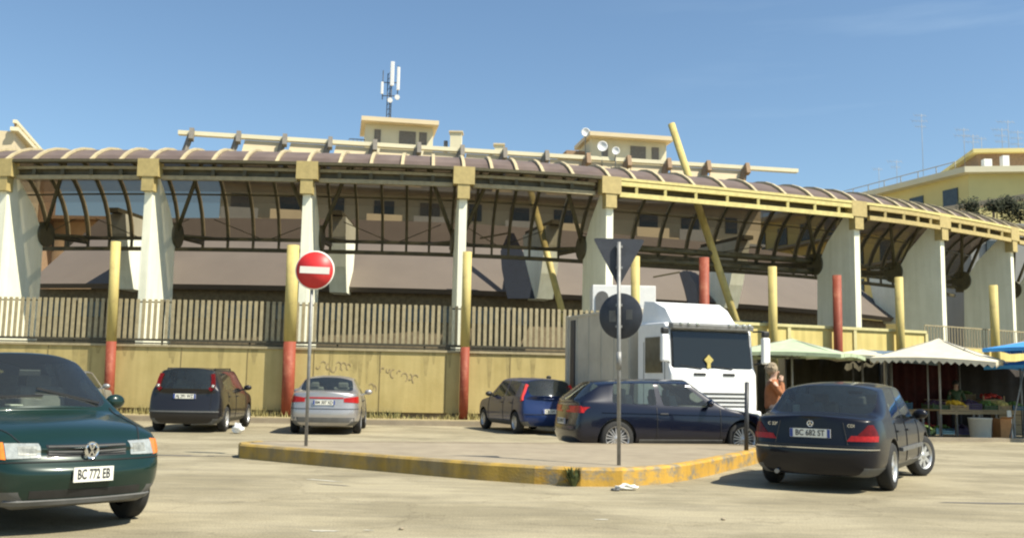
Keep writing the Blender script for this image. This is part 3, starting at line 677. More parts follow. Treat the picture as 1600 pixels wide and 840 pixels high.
# longitudinal members, bay by bay
def run(mb, u0, u1, t, z, w_, h_, n=10):
    pts = [Q(u0 + (u1 - u0) * k / n, t, z) for k in range(n + 1)]
    for a_, b_ in zip(pts[:-1], pts[1:]): mb.bar(a_, b_, w_, h_)
for k in range(len(FC) - 1):
    u0, u1 = 10 * k, 10 * (k + 1); g_ = 0.7 if k != 5 else 0.36
    bright = k >= 5
    # gutter / eave along the vault foot
    e = MB(); run(e, u0, u1, -0.06, 8.66, 0.26, 0.10); e.build('gutter', M['olive'] if not bright else M['beam'], hall, True)
    bm_ = MB()
    if bright:
        run(bm_, u0 + g_, u1 - g_, -0.12, 8.50, 0.12, 0.15); run(bm_, u0 + g_, u1 - g_, -0.12, 8.10, 0.14, 0.17)
        for q in range(1, 9 if k == 5 else 5): 
            uq = u0 + (u1 - u0) * q / (9 if k == 5 else 5); p = Q(uq, -0.12, 8.3); bm_.box(p, (0.1, 0.1, 0.4))
        bm_.build('front_beam', M['beam'] if k == 5 else M['capital'], hall, True)
        b2 = MB(); run(b2, u0 + g_, u1 - g_, 0.25, 8.3, 0.08, 0.36); b2.build('fascia', M['olive'], hall, True)
    else:
        run(bm_, u0 + g_, u1 - g_, 0.16, 8.47, 0.10, 0.10); run(bm_, u0 + g_, u1 - g_, 0.16, 8.13, 0.14, 0.14)
        bm_.build('front_beam', M['slat'], hall, True)
        b2 = MB(); run(b2, u0 + g_, u1 - g_, 0.30, 8.32, 0.06, 0.42)
        for q in range(1, 5):
            uq = u0 + (u1 - u0) * q / 5; b2.box(Q(uq, .1, 8.3), (0.12, 0.1, 0.2))
        b2.build('fascia', M['olive'], hall, True)
    b3_ = MB(); run(b3_, u0, u1, 5.3, 6.76, 0.12, 0.13); run(b3_, u0, u1, 5.3, 6.34, 0.12, 0.15)
    for q in range(0, 10, 2): b3_.box(Q(u0 + q, 5.3, 6.55), (0.09, 0.09, 0.32))
    b3_.build('rear_rail', M['olive'], hall, True)
    b4 = MB()
    rr_ = 0.13 if k in (5,) else 0.05
    if k >= 5:
        for zz in (6.15, 6.6): 
            pts = [Q(u0 + (u1 - u0) * q / 8, 2.45, zz) for q in range(9)]; MB().path(pts, rr_, 8).build('tie_pipe', M['olive'], hall, True)
    # crossed stay wires in the vault back
    b5 = MB()
    b5.tube(Q(u0 + 1.0, 5.0, 7.5), Q(u0 + 4.6, 5.25, 6.8), 0.018, n=5); b5.tube(Q(u1 - 1.0, 5.0, 7.5), Q(u1 - 4.6, 5.25, 6.8), 0.018, n=5)
    b5.build('stay_wire', M['olive'], hall, True)
# purlins under the sheets
for t, z in (ARC[4], ARC[7], ARC[10]):
    b = MB(); run(b, 0, 10 * (len(FC) - 1), t, z - 0.12, 0.05, 0.06, 90); b.build('purlin', M['olive'], hall, True)

# long yellow mast that leans through the roof of the wide bay
lm_top = at_y(1049, 194, 39.2); lm_bot = at_y(1150, 502, 37.6)
t = empty('leaning_mast', lm_bot, label='long yellow mast leaning left through the canopy roof above the truck', cat='mast')
MB().tube(lm_bot + (lm_bot - lm_top).normalized() * 2.6, lm_top, 0.15, n=16).build('shaft', M['pole_yellow'], t, True)
MB().tube(lm_bot - Vector((0, 0, .15)), lm_bot + Vector((0, 0, .02)), 0.24, n=16).build('foot', M['rail'], t, True)
lm_top = at_y(822, 272, 41.5); lm_bot = at_y(874, 470, 39.6)
t = empty('leaning_mast', lm_bot, label='pale mast leaning left inside the market, seen through the bay left of the triangular sign', cat='mast')
MB().tube(lm_bot + (lm_bot - lm_top).normalized() * 3.5, lm_top, 0.14, n=16).build('shaft', M['pole_yellow'], t, True)

# ------------------------------------------------------------------ inner market hall behind the canopy
HS = 9.0
hm = empty('market_hall', (0, 46, 0), label='inner market hall with a big mauve sheet roof behind the canopy', cat='hall')
LN = [(p + normal_at(FSm, i) * HS) for i, p in enumerate(FSm)]
# roof: sloped band
b = MB(); vs = []
for i in range(0, len(FSm), 2):
    n_ = normal_at(FSm, i)
    for d_, z_ in ((8.4, 5.25), (8.55, 5.05), (13.2, 8.7), (13.2, 8.95)):
        p = FSm[i] + n_ * d_; vs.append((p.x, p.y, z_))
nn_ = len(vs) // 4
b.add(vs, [(4 * k + q, 4 * k + (q + 1) % 4, 4 * k + 4 + (q + 1) % 4, 4 * k + 4 + q) for k in range(nn_ - 1) for q in range(4)])
b.build('roof', M['hall_roof'], hm, True)
b = MB()
strip(b, FSm, 0, len(FSm) - 1, 9.2, 9.5, 0.0, 5.1); b.build('front_wall', M['hall_dark'], hm, True)
b = MB(); strip(b, FSm, 0, len(FSm) - 1, 12.9, 13.2, 0.0, 8.6); b.build('rear_wall', M['hall_dark'], hm, True)
for i in range(1, len(FSm) - 2, 2):
    p, n_ = interp(i); 
    if i % 4 == 1:
        q = MB(); q.box((p.x + n_.x * 9.15, p.y + n_.y * 9.15, 4.2), (1.3, 0.08, 0.7), math.atan2(-n_.x, n_.y)); q.build('window', M['win_dark'], hm, True)
# radial buttresses of the inner hall, wider at the top
def buttress(px_, lab, flip=1):
    best = min((k * .1 for k in range(0, 10 * (len(FSm) - 1))), key=lambda u: abs(Q(u, 8.0, 6).x / Q(u, 8.0, 6).y - (px_ - 800) / FPX))
    p, n_ = interp(best); b3 = Vector((p.x, p.y, 0)); n3 = Vector((n_.x, n_.y, 0)); si = Vector((n_.y, -n_.x, 0)) * 0.36
    t = empty('roof_buttress', (p.x + n_.x * 7.5, p.y + n_.y * 7.5, 0), label=lab, cat='buttress', group='pale buttresses carrying the inner market roof')
    prof = [(7.75, 4.95), (9.0, 4.95), (9.6, 6.4), (9.9, 8.0), (6.7, 8.0), (6.9, 7.2), (7.3, 6.0)]
    m_ = MB(); m_.prism([b3 + n3 * a + Vector((0, 0, z)) - si for a, z in prof], si * 2); m_.build('fin', M['column'], t, True)
    m_ = MB(); m_.box(b3 + n3 * 8.1 + Vector((0, 0, 8.1)), (0.5, 3.6, 0.18), math.atan2(-n_.x, n_.y)); m_.build('cap_beam', M['olive'], t, True)
buttress(200, 'cream buttress lit by the sun behind the leftmost pole')
buttress(530, 'narrow cream buttress to the right of the round no entry sign')
buttress(850, 'dark shaded buttress left of the triangular sign, by the pale leaning mast')
buttress(1140, 'shaded buttress above the truck roof behind the red pole')
buttress(1415, 'farthest right buttress, seen through the bay of the yellow pole at the parapet end')

# dark slabs standing in for buttress shadows in the hall
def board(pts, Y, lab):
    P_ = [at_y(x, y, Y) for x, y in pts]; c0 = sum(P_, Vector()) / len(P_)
    t = empty('shadow_slab', (c0.x, c0.y, min(p.z for p in P_)), label=lab, cat='board', group='dark slabs standing in for shadows inside the market')
    MB().prism([tuple(p) for p in P_], (0, .14, 0)).build('panel', M['navy_shadow'], t, True)
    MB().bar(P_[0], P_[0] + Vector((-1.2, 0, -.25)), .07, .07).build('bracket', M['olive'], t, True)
board([(794, 364), (803, 364), (818, 395), (829, 440), (836, 466), (793, 466), (784, 420), (782, 392)], 40.4, 'navy slab standing in for the buttress shadow, left of the pale leaning mast')
board([(1062, 425), (1074, 422), (1088, 446), (1092, 486), (1078, 486), (1070, 452)], 43.2, 'narrow dark slab standing in for shade, beside the all red pole behind the truck')
# pale kiosk behind the truck
kp = at_y(973, 480, 32.9)
t = empty('kiosk', (kp.x, kp.y, 0), label='small white kiosk roof standing up behind the grey truck body', cat='kiosk')
MB().box((kp.x, kp.y + .2, 2.34), (2.15, 1.2, 4.68)).build('wall', M['white'], t, True, bevel=.02)
MB().tube((kp.x - .75, kp.y - .405, 4.25), (kp.x - .75, kp.y - .43, 4.25), 0.22, n=20).build('round_vent', M['grey_plastic'], t, True)
MB().box((kp.x - .75, kp.y - .42, 4.0), (.44, .028, .5)).build('hatch', M['grey_plastic'], t, True)
# ------------------------------------------------------------------ buildings behind
def frame_of(A, B):
    A = Vector((A[0], A[1], 0)); B = Vector((B[0], B[1], 0)); ux = (B - A).normalized(); nb = Vector((-ux.y, ux.x, 0))
    return A, ux, nb, (B - A).length, math.atan2(ux.y, ux.x)
AO, AX, AN, AL, AA = frame_of((-24.2, 68.4), (22.9, 76.9))
def ap(s_, d_, z): return AO + AX * s_ + AN * d_ + Vector((0, 0, z))
apt = empty('apartment_block', ap(AL / 2, 5, 0), label='long cream apartment block with slanted roof parapet panels rising behind the canopy', cat='building')
b = MB(); b.box(ap(2.9 + 21, 6, 8.4), (42, 12, 16.8), AA); b.build('wall', M['cream'], apt, True)
b = MB(); b.box(ap(AL / 2, 0.1, 18.92), (AL + .6, 0.5, 0.30), AA); b.build('roof_beam', M['cream_light'], apt, True)
for k in range(14):
    s0 = 0.6 + k * 3.3
    st = MB(); st.bar(ap(s0, -.1, 18.8), ap(s0 - .5, -.5, 16.7), .4, .3); st.bar(ap(s0 + .1, -.25, 19.15), ap(s0 + .1, -.5, 18.3), .32, .5)
    st.build('strut', M['brown'] if k > 8 else M['shutter'], apt, True)
    if 0 < k < 13 or k == 13 and False:
        pn = MB(); pn.prism([ap(s0 + .5, .10, 18.68), ap(s0 + 3.1, .10, 18.68), ap(s0 + 2.75, -.25, 16.6), ap(s0 + .1, -.25, 16.6)], AN * 0.2)
        pn.build('parapet_panel', M['cream'], apt, True)
for fl in range(1, 6):
    z0 = fl * 3.05 + .35
    sl = MB(); sl.box(ap(2.9 + 21, -0.6, z0 - .12), (41.6, 1.2, .2), AA); sl.build('balcony_slab', M['grey_render'], apt, True)
    for k in range(12):
        s0 = 3.4 + k * 3.45 + (0.5 if fl % 2 else 0)
        fr = MB(); ww = 1.5 if (k + fl) % 3 else 1.0; hh = 2.1 if (k + fl) % 3 else 1.3
        fr.box(ap(s0 + 1, -0.03, z0 + (hh / 2 if hh > 2 else 1.55)), (ww, .06, hh), AA)
        fo = fr.build('window', M['win_dark'] if (k * 7 + fl) % 4 else M['shutter'], apt, True)
        if k % 3 != 2:
            bl = MB(); bl.box(ap(s0 + 1, -1.12, z0 + .45), (2.6, .1, .9), AA); bl.build('balcony_front', M['cream'] if k % 2 else M['grey_render'], apt, True)
def penthouse(s0, w_, top, dd, lab):
    # part of the same block
    c = ap(s0 + w_ / 2, 4.5 + dd, 0)
    h0 = 16.8
    m_ = MB(); m_.box(c + Vector((0, 0, (h0 + top) / 2)), (w_, 4, top - h0), AA); po = m_.build('penthouse', M['cream_light'], apt, True)
    m_ = MB(); m_.box(c + Vector((0, 0, top + .17)) - AN * .3, (w_ + .7, 5.2, .34), AA); m_.build('roof_slab', M['cream'], po, False).location = -apt.location
    for fx, fw in ((.18, .5), (.62, 1.3), (.85, .6)): MB().box(c + AX * (w_ * (fx - .5)) - AN * 2.03 + Vector((0, 0, top - 1.0)), (fw, .06, 1.1), AA).build('window', M['shutter'], po, False).location = -apt.location
penthouse(13.2, 5.3, 21.2, 0, '')
penthouse(31.4, 6.4, 21.2, 0, '')
m_ = MB(); m_.box(ap(30.3, 5, 18.6), (1.6, 3.6, 3.3), AA); m_.build('stair_house', M['brown'], apt, True)
for s0, w_ in ((12.0, 1.4),):
    m_ = MB()
    for q in range(5): m_.tube(ap(s0 + q * .3, 3, 18.3), ap(s0 + q * .3, 3, 20.0), .03, n=5)
    m_.tube(ap(s0, 3, 20.0), ap(s0 + 1.2, 3, 20.0), .04, n=5); m_.tube(ap(s0, 3, 19.2), ap(s0 + 1.2, 3, 19.2), .03, n=5)
    m_.build('terrace_railing', M['grey_render'], apt, True)
def chimney(px, py, lab, Y=74, h=3.2, w_=.9):
    p = at_y(px, py, Y)
    t = empty('chimney', (p.x, p.y, p.z - h), label=lab, cat='chimney')
    MB().box((p.x, p.y, p.z - h / 2), (w_, w_, h)).build('shaft', M['cream_light'], t, True)
    MB().box((p.x, p.y, p.z + .05), (w_ + .2, w_ + .2, .12)).build('cap', M['cream'], t, True)
    MB().tube((p.x - w_ * .9, p.y, p.z - h), (p.x - w_ * .9, p.y, p.z - .6), .16, n=8).build('flue', M['metal'], t, True)
chimney(713, 209, 'cream chimney with a flue on the roof right of the antenna penthouse', 74, 3.0, .9)
chimney(780, 228, 'short round topped roof vent, midway between the two penthouses', 74, 2.2, .7)
def dish(px, py, Y, r, lab, h=1.6):
    p = at_y(px, py, Y)
    t = empty('satellite_dish', (p.x, p.y, p.z - h), label=lab, cat='satellite dish', group='white satellite dishes on the far roof')
    m_ = MB(); prof = [(r * k / 6, .25 * r * (k / 6) ** 2) for k in range(7)]; m_.lathe([(max(.001, a_), -b_ ) for a_, b_ in prof], 'Y', (p.x, p.y, p.z), 20)
    o = m_.build('reflector', M['white'], t, True); md = o.modifiers.new('s', 'SOLIDIFY'); md.thickness = .03
    MB().tube((p.x, p.y + .1, p.z - h), (p.x, p.y + .1, p.z), .04, n=6).build('mount', M['metal'], t, True)
dish(915, 207, 76, .36, 'satellite dish on the left roof edge of the right penthouse')
dish(941, 229, 73.8, .42, 'larger white dish in front of the right penthouse wall')
dish(962, 236, 73.9, .32, 'smaller white dish low beside the larger one')
# telecom mast on the left penthouse
tm = at_y(607, 186, 75.0)
t = empty('telecom_mast', (tm.x, tm.y, tm.z - 1.2), label='telecom antenna mast with white panel antennas on the left penthouse roof', cat='antenna mast')
H_ = 5.2
m_ = MB()
for dx, dy in ((-.16, 0), (.16, 0), (0, .25)): m_.tube((tm.x + dx, tm.y + dy, tm.z - 1.2), (tm.x + dx, tm.y + dy, tm.z + H_ * .72), .04, n=6)
for k in range(12):
    z = tm.z - 1 + k * .42; m_.tube((tm.x - .16, tm.y, z), (tm.x + .16, tm.y, z + .42), .02, n=5); m_.tube((tm.x + .16, tm.y, z), (tm.x, tm.y + .25, z + .3), .02, n=5)
m_.build('lattice', M['metal_dark'], t, True)
m_ = MB(); m_.tube((tm.x - .6, tm.y, tm.z + 1.9), (tm.x + .7, tm.y, tm.z + 1.9), .035, n=6); m_.tube((tm.x - .6, tm.y, tm.z + 3.0), (tm.x + .7, tm.y, tm.z + 3.0), .035, n=6)
m_.tube((tm.x - .55, tm.y, tm.z + 1.6), (tm.x - .55, tm.y, tm.z + 4.0), .04, n=6); m_.tube((tm.x + .65, tm.y, tm.z + 1.6), (tm.x + .65, tm.y, tm.z + 4.4), .04, n=6)
m_.build('cross_arm', M['metal_dark'], t, True)
for dx, z, h_, w_ in ((-.58, 2.5, 1.0, .2), (.2, 3.7, 2.0, .3), (.7, 3.3, 1.9, .24)):
    MB().box((tm.x + dx, tm.y - .15, tm.z + z), (w_, .14, h_)).build('panel_antenna', M['white'], t, True, bevel=.03)
for dx, z in ((.1, 1.5), (.66, 1.75)):
    MB().tube((tm.x + dx, tm.y - .1, tm.z + z), (tm.x + dx, tm.y - .25, tm.z + z), .2, n=14).build('microwave_dish', M['white'], t, True)

def block(name, pts, z1, m_, lab, cat='building'):
    cx = sum(p[0] for p in pts) / len(pts); cy = sum(p[1] for p in pts) / len(pts)
    t = empty(name, (cx, cy, 0), label=lab, cat=cat)
    MB().prism([(x, y, 0) for x, y in pts], (0, 0, z1)).build('wall', m_, t, True)
    return t
def face_windows(t, A, B, zs, n, w_=1.1, h_=1.5, m_=None, name='window', out=.04, s0=.5):
    A, ux, nb, L_, ang = frame_of(A, B)
    for z in zs:
        for k in range(n):
            s_ = L_ * (k + s0) / n; c = A + ux * s_ - nb * out + Vector((0, 0, z))
            MB().box(c, (w_, .08, h_), ang).build(name, m_ or M['win_dark'], t, True)
# left block, only its far corner enters the frame
lt = block('apartment_block', [(-39.4, 74), (-42.7, 85.2), (-60, 85), (-60, 70)], 20.2, M['cream'], 'corner of a cream apartment block at the left edge of the photo')
MB().bar((-39.2, 73.5, 20.9), (-42.5, 85.4, 20.9), .3, .25).bar((-39.2, 73.5, 20.3), (-42.5, 85.4, 20.3), .6, .3).build('roof_rail', M['cream_light'], lt, True)
m_ = MB()
for k in range(6): m_.tube((-39.3 - .62 * k, 73.8 + 2.25 * k, 20.2), (-39.3 - .62 * k, 73.8 + 2.25 * k, 20.9), .08, n=5)
m_.build('rail_post', M['brown'], lt, True)
face_windows(lt, (-42.7, 85.2), (-39.4, 74), (18.2, 15, 12), 3, 1.8, 1.6, M['shutter'])
MB().box((-43.6, 86.5, 9.8), (2.5, 2.4, 19.6)).build('stair_tower', M['brown'], lt, True)
l2 = block('low_house', [(-44, 88), (-34.6, 86), (-35.5, 96), (-46, 96)], 15.2, M['peach'], 'peach coloured house seen through the smoked roof of the leftmost bay')
face_windows(l2, (-44, 88), (-34.6, 86), (13.2, 10.2), 4, 1.3, 1.4)
MB().box((-39.5, 91, 15.35), (11, 11, .3)).build('roof_slab', M['brown'], l2, True)
# right-hand yellow block
rt = block('apartment_block', [(35.0, 72.5), (60, 69.0), (60, 100), (25.0, 99.5)], 17.9, M['ochre_render'], 'bright yellow apartment block with rooftop aerials at the right edge')
m_ = MB(); m_.prism([(34.4, 71.8, 17.902), (60, 68.2, 17.902), (60, 100, 17.902), (23.6, 100, 17.902)], (0, 0, .45)); m_.build('cornice', M['cream_light'], rt, True)
m_ = MB()
for k in range(14): m_.tube((34.2 - .68 * k, 72.9 + 1.8 * k, 18.35), (34.2 - .68 * k, 72.9 + 1.8 * k, 18.95), .04, n=5)
m_.tube((34.2, 72.9, 18.95), (25.2, 97, 18.95), .04, n=5); m_.build('roof_railing', M['grey_render'], rt, True)
face_windows(rt, (25.0, 99.5), (35.0, 72.5), (16.2, 13.1, 10.1), 8, 1.5, 1.7)
for z in (14.9, 11.9, 8.9):
    MB().bar((24.8, 98.5, z), (34.6, 72.2, z), 1.3, .18).build('balcony_slab', M['grey_render'], rt, True)
m_ = MB(); m_.box((43, 78.5, 19.1), (11, 9, 2.0), -.14); o = m_.build('roof_house', M['brown'], rt, True)
m_ = MB(); m_.box((43, 78.5, 20.25), (12, 10, .3), -.14); m_.build('roof_slab', M['ochre_render'], rt, True)
MB().box((36.9, 73.4, 18.8), (.6, .5, 1.0)).build('vent_stack', M['white'], rt, True); MB().box((38.2, 73.2, 18.9), (.5, .5, 1.3)).build('vent_stack', M['white'], rt, True)
# nearer terrace with plants at the right edge
nt = block('terrace_house', [(26.3, 54.5), (50, 52), (50, 62), (27.5, 64)], 10.9, M['grey_render'], 'grey house with a planted roof terrace at the right edge')
m_ = MB(); m_.bar((26.2, 58.5, 12.35), (38, 50.5, 13.55), .5, .3); m_.build('tiled_canopy_edge', M['peach'], nt, True)
m_ = MB(); 
for q in range(6): m_.tube((26.6 + q * 2.2, 58.2 - q * 1.5, 10.9), (26.6 + q * 2.2, 58.2 - q * 1.5, 12.4 + q * .22), .07, n=6)
m_.build('canopy_post', M['brown'], nt, True)
MB().box((27.6, 54.3, 9.2), (1.0, .12, 1.4)).build('window', M['win_dark'], nt, True)

def leaf_cloud(mb, c, rad, n, size, rnd):
    for _ in range(n):
        while True:
            d = Vector((rnd.uniform(-1, 1), rnd.uniform(-1, 1), rnd.uniform(-1, 1)))
            if d.length < 1: break
        d = d * (0.6 + .4 * rnd.random()) 
        p = Vector(c) + Vector((d.x * rad[0], d.y * rad[1], d.z * rad[2]))
        a = Vector((rnd.gauss(0, 1), rnd.gauss(0, 1), rnd.gauss(0, 1))).normalized(); b_ = a.orthogonal().normalized(); k = size * rnd.uniform(.6, 1.3)
        mb.add([p - a * k, p + b_ * k * .5, p + a * k, p - b_ * k * .5], [(0, 1, 2, 3)])
rn = random.Random(11)
for q in range(7):
    cx, cy = 26.8 + q * 1.25, 55.0 - q * .15
    t = empty('terrace_shrub', (cx, cy, 10.9), label=('first', 'second', 'third', 'fourth', 'fifth', 'sixth', 'seventh')[q] + ' dark green shrub from the left on the grey roof terrace', cat='shrub', group='shrubs on the right-hand roof terrace')
    m_ = MB()
    for _ in range(8): leaf_cloud(m_, (cx + rn.uniform(-.6, .6), cy + rn.uniform(-.3, .3), 11.3 + rn.uniform(-.1, .9) + q * .08), (.55, .5, .5), 150, .10, rn)
    m_.build('foliage', M['leaf_dark'], t, True)
    MB().tube((cx, cy, 10.9), (cx, cy, 11.6), .05, .03, n=6).build('stem', M['brown'], t, True)

def aerial(px, ytop, ybot, Y, arms, lab):
    a_ = at_y(px, ybot, Y); b_ = at_y(px, ytop, Y)
    t = empty('tv_aerial', (a_.x, a_.y, a_.z), label=lab, cat='aerial', group='thin television aerials on the roofs at the right')
    MB().tube((a_.x, a_.y, a_.z - .4), (a_.x, a_.y, b_.z), .022, n=6).build('mast', M['aerial'], t, True)
    m_ = MB(); rr = random.Random(int(px))
    for k in range(arms):
        z = b_.z - .15 - k * .5; L_ = rr.uniform(.5, 1.0); m_.tube((a_.x - L_, a_.y, z), (a_.x + L_ * .6, a_.y, z), .014, n=5)
        for q in range(5): xx = a_.x - L_ + q * L_ * .38; m_.tube((xx, a_.y - .25, z - .22), (xx, a_.y + .25, z + .22), .009, n=4)
    m_.build('antenna_array', M['aerial'], t, True)
aerial(1443, 178, 285, 82, 3, 'tallest thin aerial, standing alone left of the yellow block')
aerial(1402, 250, 293, 84, 2, 'short thin aerial, leftmost over the canopy roof at the right')
aerial(1374, 262, 300, 88, 1, 'faint stub aerial left of the tallest one')
aerial(1508, 200, 262, 76, 2, 'left aerial of the close trio above the yellow corner')
aerial(1522, 210, 262, 77, 2, 'middle aerial of the close trio above the yellow corner')
aerial(1535, 214, 262, 78, 1, 'right aerial of the close trio above the yellow corner')
aerial(1567, 200, 245, 77, 3, 'aerial over the middle of the yellow penthouse roof')
aerial(1577, 188, 245, 79, 1, 'slim aerial right of the one over the penthouse roof')
aerial(1592, 204, 245, 77, 3, 'aerial at the right photo edge')

# ------------------------------------------------------------------ cars
def make_shell(sp):
    """subdivided, wheel-cut car body; faces carry material slots 0 paint 1 windscreen 2 rear glass 3 side glass 4 lower trim 5 wheel well"""
    wb, w = sp['wb'], sp['w']; xf = wb / 2 + sp['fo']; xr = -wb / 2 - sp['ro']
    zu = sp.get('zu', .2); zb = sp['zbelt']; zbr = sp.get('zbelt_r', zb + .05); zh = sp['zhood']; zcw = sp['zcowl']; zr = sp['zroof']; yr = sp['yr']; zt = sp['ztrunk']
    C = []
    def low(x, k, zz, wk=1.0, dx=None, z5=None, zsh=None):
        dx = dx or [0] * 6
        return [(x + dx[0], 0, zz), (x + dx[1], .82 * w * wk, zz), (x + dx[2], .97 * w * wk, zz + .12), (x + dx[3], w * wk, .5), (x + dx[4], .985 * w * wk, zsh if zsh else (zb - .12)), (x + dx[5], .925 * w * wk, z5 if z5 else zb)]
    def hood(x, z5, z8, wk=1.0, b=0.0):
        return [(x + b * .3, .80 * w * wk, z5 + (z8 - z5) * .55), (x + b * .75, .42 * w * wk, z5 + (z8 - z5) * .9), (x + b, 0, z8)]
    def cab(x, b=0.0, z=None, y=None):
        z = z or zr; y = y or yr
        return [(x, y, z - .085), (x + b * .7, y * .62, z - .012), (x + b, 0, z)]
    # front nose
    nd = sp.get('nose', [-.10, -.06, -.01, .03, -.03, -.10])
    C.append(low(xf - .10, 0, zu + .02, .80, nd, zh - .05, zh - .14) + hood(xf - .16, zh - .05, zh, .80, .05))
    C.append(low(xf - .30, 0, zu, .95, [0, 0, 0, 0, 0, -.02], zh + .03, zh - .09) + hood(xf - .34, zh + .03, zh + .07, .93, .05))
    C.append(low(wb / 2 + .33, 0, zu, .99, None, zh + .09, None) + hood(wb / 2 + .33, zh + .09, (zh + zcw) / 2 + .03, .98, .02))
    C.append(low(wb / 2 - .34, 0, zu, 1.0, None, zb - .02) + hood(wb / 2 - .34, zb - .02, zcw - .03, 1.0, .02))
    xc = sp['xcowl']; xw = sp['xwt']
    C.append(low(xc, 0, zu, 1.0, None, zb) + [(xc, .86 * w, zcw - .02), (xc + .07, .45 * w, zcw + .01), (xc + .10, 0, zcw + .02)])
    C.append(low(xc - .13, 0, zu, 1.0, None, zb) + cab(xw, .07))
    C.append(low(xc - .26, 0, zu, 1.0, None, zb + .004) + cab(xw - .10, 0))
    xb = sp['xb']
    C.append(low(xb + .04, 0, zu, 1.0, None, zb + .015) + cab(xb + .0, 0))
    C.append(low(xb - .05, 0, zu, 1.0, None, zb + .02) + cab(xb - .06, 0))
    xrt = sp['xrt']; xrb = sp['xrb']; xcl = sp['xcl']; 
    C.append(low(xcl, 0, zu, 1.0, None, zbr - .01) + cab(sp.get('xct', xrt + .15), 0, zr - .02))
    zrr = sp.get('zroof_r', zr - .05)
    C.append(low(sp.get('xcl2', xcl - .2), 0, zu, .995, None, zbr) + cab(xrt, -.06, zrr, yr * .97))
    if sp['type'] == 'sedan':
        C.append(low(xrb, 0, zu, .985, None, zbr) + [(xrb, .80 * w, zt - .02), (xrb - .05, .44 * w, zt + .015), (xrb - .07, 0, zt + .02)])
        C.append(low(xr + .34, 0, zu, .96, None, zt - .04) + hood(xr + .34, zt - .04, zt + .01, .95, 0))
        C.append(low(xr + .09, 0, zu + .02, .86, [.08, .04, -.01, -.04, .0, .02], zt - .07, .66) + hood(xr + .12, zt - .07, zt, .85, -.02))
        ncol = 14; rear_i = (10, 11)
    else:
        C.append(low(xrb + .02, 0, zu, .96, None, zt) + [(xrb, .78 * w, zt + .005), (xrb - .06, .42 * w, zt + .01), (xrb - .08, 0, zt + .01)])
        C.append(low(xr + .07, 0, zu + .02, .90, [.10, .05, -.02, -.04, .03, .06], zt - .09, .74) + [(xr + .11, .74 * w, zt - .07), (xr + .07, .40 * w, zt - .06), (xr + .05, 0, zt - .06)])
        ncol = 13; rear_i = (10, 11)
    bm = bmesh.new(); L = []; Rr = []
    for c in C:
        lv = []; rv = []
        for j, p in enumerate(c):
            v1 = bm.verts.new(p); lv.append(v1); rv.append(v1 if j in (0, 8) else bm.verts.new((p[0], -p[1], p[2])))
        L.append(lv); Rr.append(rv)
    cr = bm.edges.layers.float.new('crease_edge')
    win = set(sp['win'])
    for i in range(len(C) - 1):
        for j in range(8):
            mi = 0
            if i == 4 and j >= 6: mi = 1
            elif i == rear_i[0] and j >= 6: mi = 2
            elif j == 5 and i in win: mi = 3
            elif j in (0,): mi = 4
            elif j == 1 and sp.get('trim', True): mi = 4
            for S, fl in ((L, 0), (Rr, 1)):
                q = [S[i][j], S[i + 1][j], S[i + 1][j + 1], S[i][j + 1]]
                if fl: q.reverse()
                f_ = bm.faces.new(q); f_.material_index = mi
    # nose and tail caps with a bulged middle line
    for S0, i, bul, fl in ((C, 0, sp.get('nose_bulge', .10), 0), (C, len(C) - 1, -.09, 1)):
        mids = [L[i][0]]
        for j in range(1, 8):
            p = C[i][j]; mids.append(bm.verts.new((p[0] + bul, 0, p[2])))
        mids.append(L[i][8]); 
        for m0 in (0, 8): L[i][m0].co.x += bul if m0 == 0 else 0
        for j in range(8):
            for S in (L, Rr):
                q = [S[i][j], S[i][j + 1], mids[j + 1], mids[j]]
                q = [x for n_, x in enumerate(q) if x not in q[:n_]]
                if len(q) >= 3:
                    f_ = bm.faces.new(q); f_.material_index = 4 if (j <= 1 and sp.get('bump_trim', False)) else 0
    bmesh.ops.recalc_face_normals(bm, faces=bm.faces)
    for e in bm.edges:
        ms = {f_.material_index for f_ in e.link_faces}
        if len(ms) > 1 and (ms & {1, 2, 3}): e[cr] = 0.85
        elif ms == {0, 4}: e[cr] = 0.3
    for S in (L, Rr):
        for i in range(len(C) - 1):
            e = bm.edges.get((S[i][5], S[i + 1][5]))
            if e: e[cr] = max(e[cr], .45)
            e = bm.edges.get((S[i][1], S[i + 1][1]))
            if e: e[cr] = .5
            if i >= 5 and i < rear_i[0]:
                e = bm.edges.get((S[i][6], S[i + 1][6]))
                if e: e[cr] = max(e[cr], .5)
    for f_ in bm.faces: f_.smooth = True
    me = bpy.data.meshes.new('shell'); bm.to_mesh(me); bm.free()
    for _ in range(6): me.materials.append(None)
    o = bpy.data.objects.new('shell', me); col.objects.link(o)
    s_ = o.modifiers.new('s', 'SUBSURF'); s_.levels = 3; s_.render_levels = 3
    ct = MB(); r_ = sp['rw']
    for sx in (1, -1):
        for sy in (1, -1):
            x = sx * wb / 2; ct.tube((x, sy * (w - .27), r_), (x, sy * (w + .2), r_), r_ + .055, n=36)
    co = ct.build('cut', None, None); co.data.materials.clear()
    for _ in range(6): co.data.materials.append(None)
    for p in co.data.polygons: p.material_index = 5
    bo = o.modifiers.new('b', 'BOOLEAN'); bo.operation = 'DIFFERENCE'; bo.object = co; bo.solver = 'EXACT'
    dg = bpy.context.evaluated_depsgraph_get(); ev = o.evaluated_get(dg)
    out = bpy.data.meshes.new_from_object(ev)
    bpy.data.objects.remove(o); bpy.data.objects.remove(co)
    return out, xf, xr

